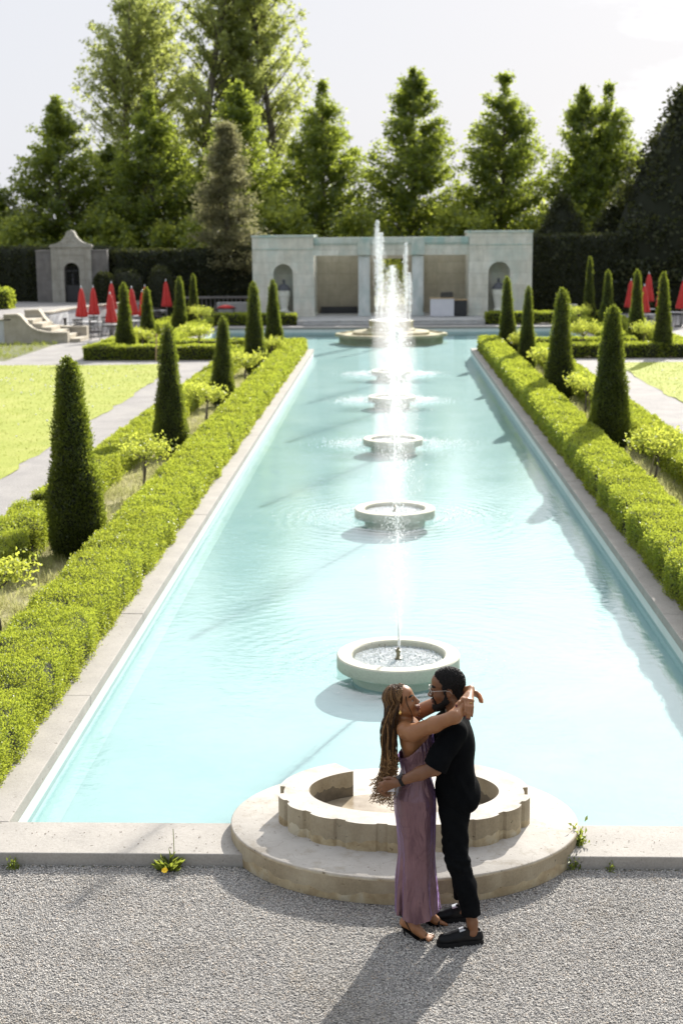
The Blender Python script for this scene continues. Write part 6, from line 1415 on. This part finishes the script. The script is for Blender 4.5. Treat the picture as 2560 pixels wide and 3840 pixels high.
# legs and feet
for kn, mid, an, heel, ball, toes in (((.190, 8.755, .50), (.170, 8.745, .33), (.128, 8.735, .115), (.098, 8.732, .052), (.222, 8.690, -.014), [(.290, 8.712, -.034), (.286, 8.694, -.036), (.280, 8.678, -.037), (.272, 8.663, -.038), (.261, 8.650, -.039)]),
                                      ((.205, 8.915, .50), (.200, 8.92, .33), (.214, 8.925, .115), (.186, 8.930, .052), (.316, 8.890, -.014), [(.386, 8.868, -.034), (.383, 8.884, -.036), (.378, 8.898, -.037), (.370, 8.911, -.038), (.359, 8.922, -.039)])):
    F.cap((.17, kn[1] * .5 + YC * .5, .86), kn, .078, .052, .04); F.cap(kn, mid, .052, .047, .03); F.cap(mid, an, .047, .030, .03)
    F.cap(an, (heel[0] + .006, heel[1], heel[2]), .030, .028, .02); F.cap(an, (ball[0] - .045, ball[1] + (an[1] - ball[1]) * .35, .026), .030, .030, .02); F.cap(heel, ball, .027, .024, .02); F.cap((ball[0] - .045, ball[1] + (an[1] - ball[1]) * .35, .026), ball, .029, .026, .02)
    for i, tp in enumerate(toes):
        b0 = (ball[0] + .012, ball[1] + (tp[1] - ball[1]) * .75, -.016); F.cap(b0, tp, .0125 if i == 0 else .010, .0105 if i == 0 else .0078, .006)
def nails(V):
    r = np.zeros(len(V), bool)
    for tp in [(.476, 8.533, 1.556), (.490, 8.524, 1.542), (.506, 8.528, 1.536), (.522, 8.547, 1.548)]: r |= (np.linalg.norm(V - np.array(tp) - np.array([0, -.006, -.004]), axis=1) < .0085)
    r |= np.linalg.norm(V - np.array((.421, 8.553, 1.616)), axis=1) < .0085
    return r
def backlit_palm(V): return (V[:, 0] > .575) & (V[:, 2] > 1.55) & (V[:, 2] < 1.65)  # fingers that carry the painted backlight
F.build('body', [m_skin_w, m_lip_w, m_hairblack, m_eyew, m_iris, m_nail, m_backlit_palm], wom, .0035, 2, None, face_paint(HW, True) + [(nails, 5), (backlit_palm, 6)])
# dress: one sheet from bust to hem
zt = np.array([1.40, 1.34, 1.26, 1.18, 1.08, 1.0, .92, .80, .65, .50, .33, .20, .06])
xb = np.array([.085, .075, .068, .064, .083, .058, .030, .036, .058, .066, .052, .047, .044])
xf = np.array([.250, .285, .293, .285, .262, .284, .305, .308, .305, .304, .312, .322, .336])
yh = np.array([.105, .125, .156, .152, .134, .152, .176, .172, .158, .152, .165, .182, .2])
na, nz = 300, 190; th = np.linspace(-PI, PI, na, endpoint=False); at_ = np.degrees(np.abs(th))
ztop = np.interp(at_, [0, 40, 70, 92, 115, 150, 180], [1.352, 1.342, 1.308, 1.268, 1.222, 1.185, 1.178]); zhem = .098 + .012 * np.cos(th * 2 + .5) + .008 * np.sin(th * 5)
T = np.linspace(0, 1, nz)[:, None]; Z = ztop[None] + (zhem - ztop)[None] * T; o_ = np.argsort(zt)
fx = lambda arr: np.interp(Z, zt[o_], arr[o_])
cx = (fx(xb) + fx(xf)) / 2; rx = (fx(xf) - fx(xb)) / 2 + .004; ry = fx(yh) + .004; TH = np.broadcast_to(th, Z.shape)
low = np.clip((.85 - Z) / .75, 0, 1) ** 1.3
fold = low * (.040 * np.cos(7 * TH + 1.2 + 1.6 * Z) + .028 * np.cos(12 * TH - 2.3 * Z + .7) + .018 * np.cos(19 * TH + 3 * Z))
slit = -.10 * np.clip((.62 - Z) / .5, 0, 1) * np.exp(-((TH + 2.45) / .085) ** 2) + .05 * np.clip((.62 - Z) / .5, 0, 1) * np.exp(-((TH + 2.25) / .12) ** 2)
diag = .020 * np.clip((.95 - Z) / .2, 0, 1) * np.sin(9 * Z + 5 * TH + 1.5 * np.sin(4 * Z)) + .010 * np.clip((.9 - Z) / .3, 0, 1) * np.sin(23 * Z - 6 * TH)
hipw = .022 * np.exp(-((Z - .93) / .10) ** 2) * np.sin(34 * Z + 5.0 * np.sin(TH + .6) + 7 * TH) * np.exp(-((TH + .9) / .8) ** 2)
waist = .022 * np.exp(-((Z - 1.12) / .07) ** 2) * np.sin(60 * Z + 4 * TH) * np.exp(-((TH + 1.5) / 1.0) ** 2)
ruche = .05 * np.exp(-((Z - 1.25) / .075) ** 2) * np.sin(26 * (TH + .2) + 22 * (Z - 1.3)) * np.exp(-((TH + .95) / .42) ** 2)
seam = -.008 * np.exp(-((TH + 1.38) / .012) ** 2) * (Z > .35)
g = 1 + fold + slit + diag + hipw + waist + ruche + seam
X = cx + rx * g * np.cos(TH); Y_ = YC + ry * g * np.sin(TH)
V = np.stack([X, Y_, Z], -1).reshape(-1, 3); i, j = np.meshgrid(np.arange(nz - 1), np.arange(na), indexing='ij'); i, j = i.ravel(), j.ravel(); j2 = (j + 1) % na
dr = mesh_np('dress', J(V), np.stack([i * na + j, (i + 1) * na + j, (i + 1) * na + j2, i * na + j2], 1), m_satin, wom, smooth=True)
mb = MB(); mb.tube(crom([(.262, 8.765, 1.335), (.235, 8.765, 1.385), (.165, 8.775, 1.425), (.09, 8.785, 1.432)], 12), .0035, 6); mb.tube(crom([(.262, 8.915, 1.335), (.235, 8.915, 1.385), (.165, 8.905, 1.425), (.09, 8.895, 1.432)], 12), .0035, 6); jb(mb).build('strap', m_satin, dr, smooth=True)
mb = MB()
for q in range(44):
    a = q / 44 * 2 * PI; mb.ell((.088 + .056 * math.cos(a) + .004, YC + .056 * math.sin(a), 1.428 - .022 * math.cos(a)), (.0045,) * 3, 6, 5)
jb(mb).build('necklace', m_silver, wom, smooth=True)
mb = MB(); e = HW(-.014, -.088, -.045); mb.ell(e, (.0125, .009, .0135), 12, 8); mb.ell(np.array(e) + [0, 0, .014], (.006, .006, .006), 8, 6); jb(mb).build('earring', m_gold, wom, smooth=True)
mb = MB(); mb.tube([np.array((.513, 8.553, 1.608)) * .5 + np.array((.514, 8.592, 1.638)) * .5 + np.array([.011 * math.cos(a), .0065 * math.sin(a), -.0085 * math.sin(a)]) for a in np.linspace(0, 2 * PI, 15)], .002, 5); jb(mb).build('ring', m_gold, wom, smooth=True)
# scalp under the braids
F = Field(); F.ell(HW(-.016, 0, .038), np.array([.099, .079, .088]) * HW.k, .02, HW.rot, cuts=[(HW(.050, 0, .068), tuple(HW.f * .86 - HW.u * .5)), (HW(.01, 0, -.01), tuple(-HW.u * .8 + HW.f * .6))]); F.ell(HW(-.07, 0, -.035), np.array([.03, .06, .06]) * HW.k, .02, HW.rot)
hr = F.build('hair', m_scalp, wom, .004, 1)
rd = random.Random(21); mb = MB(); curls = MB(); ends = []
def braid(pts, r0=.0054, n=96, per=.0125):
    P_ = crom(pts, n); acc = 0; rad = []
    for i in range(n):
        if i: acc += np.linalg.norm(P_[i] - P_[i - 1])
        rad.append(r0 * (1 + .26 * math.sin(acc * 2 * PI / per)) * (1 - .25 * i / n))
    mb.tube(P_, rad, 6)
for q in range(92):
    side = -1 if q < 62 else 1; psi = rd.uniform(36, 178); rows = []
    r1 = np.array([.101, .081, .090])
    start = rd.uniform(8, 40) if psi > 70 else rd.uniform(20, 62)
    for pol in np.linspace(start, 98, 5):
        pl = R(pol); pr = R(max(psi, min(80, psi + (pol - start) * .9))); d = np.array([math.sin(pl) * math.cos(pr), side * math.sin(pl) * math.sin(pr), math.cos(pl)]); d = d * r1 + np.array([-.016, 0, .038]); rows.append(HW(*(d * (1 + rd.uniform(-.008, .012)))))
    nearness = (1 - abs(psi - 62) / 116)
    xd = -.042 + .095 * rd.random() if side < 0 else rd.uniform(-.05, .03)
    yd = (8.715 + .10 * rd.random() if side < 0 else rd.uniform(8.84, 8.965)); xd = min(xd, .052)
    x1 = max(min(rows[-1][0] * .45 + xd * .55, .07), -.06); ze = rd.uniform(1.10, 1.22)
    pts = rows + [(x1, rows[-1][1] * .45 + yd * .55, 1.475), (xd, yd, 1.37), (xd - .004 + rd.uniform(-.006, .006), yd + rd.uniform(-.006, .006), 1.25), (xd + rd.uniform(-.008, .008), yd, ze)]
    braid(pts); ends.append(pts[-1])
braid([HW(.055, -.062, .045), HW(.050, -.083, .0), (.146, 8.742, 1.50), (.153, 8.738, 1.46), (.140, 8.735, 1.425)], .0034, 60)
jb(mb).build('braids', m_braid, hr, smooth=True)
for q in range(150):
    e = np.array(ends[q % len(ends)]); mode = rd.random()
    if mode < .45: tgt = np.array([rd.uniform(-.125, -.045), rd.uniform(8.64, 8.76), rd.uniform(.90, 1.06)])
    elif mode < .75: tgt = np.array([rd.uniform(-.06, .035), rd.uniform(8.66, 8.78), rd.uniform(.84, 1.0)])
    else: tgt = e + np.array([rd.uniform(-.03, .03), rd.uniform(-.03, .02), -rd.uniform(.04, .12)])
    st_ = e + np.array([0, 0, rd.uniform(.0, .08)]); L = np.linalg.norm(tgt - st_); turns = L / rd.uniform(.026, .042); hr_ = rd.uniform(.007, .0135); ph = rd.uniform(0, 6.28); n = int(max(14, turns * 9)); P_ = []
    for i in range(n):
        f = i / (n - 1); b = np.array([st_[0] + (tgt[0] - st_[0]) * f ** 2.6, st_[1] + (tgt[1] - st_[1]) * f, st_[2] + (tgt[2] - st_[2]) * (f ** .8)]); a = ph + turns * 2 * PI * f; g_ = min(1, f * 4); P_.append(b + np.array([hr_ * math.cos(a), hr_ * math.sin(a), .35 * hr_ * math.sin(a + 1)]) * g_)
    curls.tube(P_, [.0027 * (1 - .35 * i / n) for i in range(n)], 4)
jb(curls).build('curls', m_curl, hr, smooth=True)
# heeled sandals
def sandal(heel, ball, toe, parent):
    h_, b_, t_ = (np.array(p, float) for p in (heel, ball, toe)); n = np.cross(np.array([0, 0, 1.0]), t_ - h_); n /= np.linalg.norm(n)
    path = crom([h_ + (h_ - b_) * .12 + [0, 0, -.026], h_ + [0, 0, -.031], h_ * .45 + b_ * .55 + [0, 0, -.040], b_ + [0, 0, -.029], t_ + [.006, 0, -.010]], 22); w = np.interp(np.linspace(0, 1, 22), [0, .1, .45, .75, .92, 1], [.012, .026, .023, .040, .038, .016])
    mb = MB(); V = []
    for p, ww in zip(path, w):
        z0 = max(p[2] - .008, -.0495); V += [tuple(p + n * ww), tuple(p - n * ww), (*(p - n * ww)[:2], z0), (*(p + n * ww)[:2], z0)]
    Fq = []
    for i in range(21):
        for k in range(4): Fq.append((i * 4 + k, i * 4 + (k + 1) % 4, i * 4 + 4 + (k + 1) % 4, i * 4 + 4 + k))
    Fq += [(3, 2, 1, 0), tuple(84 + k for k in range(4))]; mb.add(V, Fq); so_ = jb(mb).build('sandal', m_leather, parent)
    mb = MB(); hb = h_ + [0, 0, -.034]; mb.tube([hb, hb * .5 + np.array([hb[0] + .006, hb[1], -.05]) * .5, (hb[0] + .008, hb[1], -.044), (hb[0] + .008, hb[1], -.05)], [.012, .0055, .0055, .0075], 10); jb(mb).build('heel', m_leather, so_, smooth=True)
    mb = MB(); c = b_ * .62 + t_ * .38
    mb.tube(crom([c + n * .040 + [0, 0, -.016], c + n * .030 + [0, 0, .008], c + [0, 0, .016], c - n * .030 + [0, 0, .008], c - n * .040 + [0, 0, -.016]], 14), .0055, 8)
    m_ = h_ * .55 + b_ * .45; mb.tube(crom([m_ - n * .027 + [0, 0, -.022], h_ - n * .033 + [.014, 0, .03], h_ - n * .022 + [-.016, 0, .060], h_ + [-.030, 0, .064], h_ + n * .022 + [-.016, 0, .060], h_ + n * .033 + [.014, 0, .03], m_ + n * .027 + [0, 0, -.022]], 24), .0034, 6)
    jb(mb).build('strap', m_leather, so_, smooth=True)
sandal((.098, 8.732, .052), (.222, 8.690, -.014), (.285, 8.680, -.036), wom); sandal((.186, 8.930, .052), (.316, 8.890, -.014), (.380, 8.892, -.036), wom)
SKYW = (4.0, 4.1, 4.4); SKYMIX = .96; CLD = (6.2, 6.2, 6.3); SKYS = .1; EXPO = 1.0; GLP = 5.0; GLA = 8.0; DOME = .5; SUNE = 4.8; BACK = (3.25, 3.35, 3.5)
# ================================================================== camera, sun, sky
cam = bpy.data.cameras.new('camera'); co = bpy.data.objects.new('camera', cam); link(co); S.camera = co
cam.sensor_fit = 'HORIZONTAL'; cam.sensor_width = 24.0; cam.lens = 50.0; cam.clip_start = .1; cam.clip_end = 4000
yaw, pitch, roll = R(1.927), R(11.052), R(-.45)
fw = Vector((-math.sin(yaw) * math.cos(pitch), math.cos(yaw) * math.cos(pitch), -math.sin(pitch))); rt = Vector((math.cos(yaw), math.sin(yaw), 0)); up = rt.cross(fw)
rr = rt * math.cos(roll) + up * math.sin(roll); uu = -rt * math.sin(roll) + up * math.cos(roll)
co.matrix_world = Matrix(((rr.x, uu.x, -fw.x, 0), (rr.y, uu.y, -fw.y, 0), (rr.z, uu.z, -fw.z, 4.53), (0, 0, 0, 1)))
cam.dof.use_dof = True; cam.dof.focus_distance = 9.35; cam.dof.aperture_fstop = 2.8; cam.dof.aperture_blades = 0

EL, AZ = 28.5, 20.5                                   # sun height; bearing to the right of the pool axis
sd = Vector((math.sin(R(AZ)) * math.cos(R(EL)), math.cos(R(AZ)) * math.cos(R(EL)), math.sin(R(EL))))
sl = bpy.data.lights.new('sun', 'SUN'); sl.energy = SUNE; sl.angle = R(.53); sl.color = (1.0, .95, .87)
so = bpy.data.objects.new('sun', sl); so.rotation_euler = (-sd).to_track_quat('-Z', 'Y').to_euler(); link(so)
W = bpy.data.worlds.new('World'); S.world = W; W.use_nodes = True; nt = W.node_tree; nt.nodes.clear()
wo = nt.nodes.new('ShaderNodeOutputWorld'); bg = nt.nodes.new('ShaderNodeBackground'); nt.links.new(bg.outputs[0], wo.inputs[0])
sk = nt.nodes.new('ShaderNodeTexSky'); sk.sky_type = 'NISHITA'; sk.sun_disc = False; sk.sun_elevation = R(EL); sk.sun_rotation = R(AZ); sk.dust_density = 3.0; sk.air_density = 1.0; sk.ozone_density = 1.0
# thin high cloud whitens the sky; faint cumulus low on the right
tc = nt.nodes.new('ShaderNodeTexCoord'); mp = nt.nodes.new('ShaderNodeMapping'); mp.inputs['Scale'].default_value = (1, 1, 3.2); nt.links.new(tc.outputs['Generated'], mp.inputs[0])
n1 = noise(nt, mp.outputs[0], 7.0, 7, .6); cl = ramp(nt, n1, [(.50, (0, 0, 0)), (.64, (1, 1, 1))])
dn = nt.nodes.new('ShaderNodeVectorMath'); dn.operation = 'DOT_PRODUCT'; nt.links.new(tc.outputs['Generated'], dn.inputs[0]); dn.inputs[1].default_value = Vector((.205, .97, .125)).normalized()
reg_ = ramp(nt, dn.outputs['Value'], [(.9955, (0, 0, 0)), (.9985, (1, 1, 1))])
cloud = math_(nt, 'MULTIPLY', math_(nt, 'MULTIPLY', cl, reg_), .8)
base = mixc(nt, sk.outputs[0], (SKYW[0], SKYW[1], SKYW[2]), SKYMIX)
dsun = nt.nodes.new('ShaderNodeVectorMath'); dsun.operation = 'DOT_PRODUCT'; nt.links.new(tc.outputs['Generated'], dsun.inputs[0]); dsun.inputs[1].default_value = sd
glow = math_(nt, 'POWER', math_(nt, 'MAXIMUM', dsun.outputs['Value'], 0.0), GLP)      # bright hazy aureole round the sun
sz = nt.nodes.new('ShaderNodeSeparateXYZ'); nt.links.new(tc.outputs['Generated'], sz.inputs[0])
hi = math_(nt, 'MULTIPLY', math_(nt, 'SUBTRACT', sz.outputs['Z'], .155, True), 6.0, True)
ga = math_(nt, 'MULTIPLY', math_(nt, 'MULTIPLY', glow, hi), GLA)
gc = nt.nodes.new('ShaderNodeCombineXYZ'); nt.links.new(ga, gc.inputs[0]); nt.links.new(ga, gc.inputs[1]); nt.links.new(ga, gc.inputs[2])
side = math_(nt, 'ADD', math_(nt, 'MULTIPLY', sz.outputs['Y'], .9), math_(nt, 'SUBTRACT', .42, math_(nt, 'MULTIPLY', sz.outputs['Z'], .25)), True)     # bluer and darker away from the sun
base = mixc(nt, mixc(nt, sk.outputs[0], BACK, .7), base, side)
dome = math_(nt, 'ADD', 1.0, math_(nt, 'MULTIPLY', math_(nt, 'MULTIPLY', math_(nt, 'SUBTRACT', sz.outputs['Z'], .16), 2.2, True), DOME))   # thin overcast, brighter overhead
dc = nt.nodes.new('ShaderNodeCombineXYZ'); nt.links.new(dome, dc.inputs[0]); nt.links.new(dome, dc.inputs[1]); nt.links.new(dome, dc.inputs[2])
base = mixc(nt, base, dc.outputs[0], 1.0, 'MULTIPLY')
base = mixc(nt, base, gc.outputs[0], 1.0, 'ADD')
base = mixc(nt, base, (CLD[0], CLD[1], CLD[2]), cloud)
nt.links.new(base, bg.inputs['Color']); bg.inputs['Strength'].default_value = SKYS
S.view_settings.view_transform = 'Standard'; S.view_settings.look = 'None'; S.view_settings.exposure = EXPO; S.view_settings.gamma = 1
cy = S.cycles; cy.max_bounces = 8; cy.diffuse_bounces = 3; cy.glossy_bounces = 3; cy.transparent_max_bounces = 16; cy.transmission_bounces = 4; cy.sample_clamp_indirect = 6; cy.use_denoising = True; cy.caustics_reflective = False; cy.caustics_refractive = False
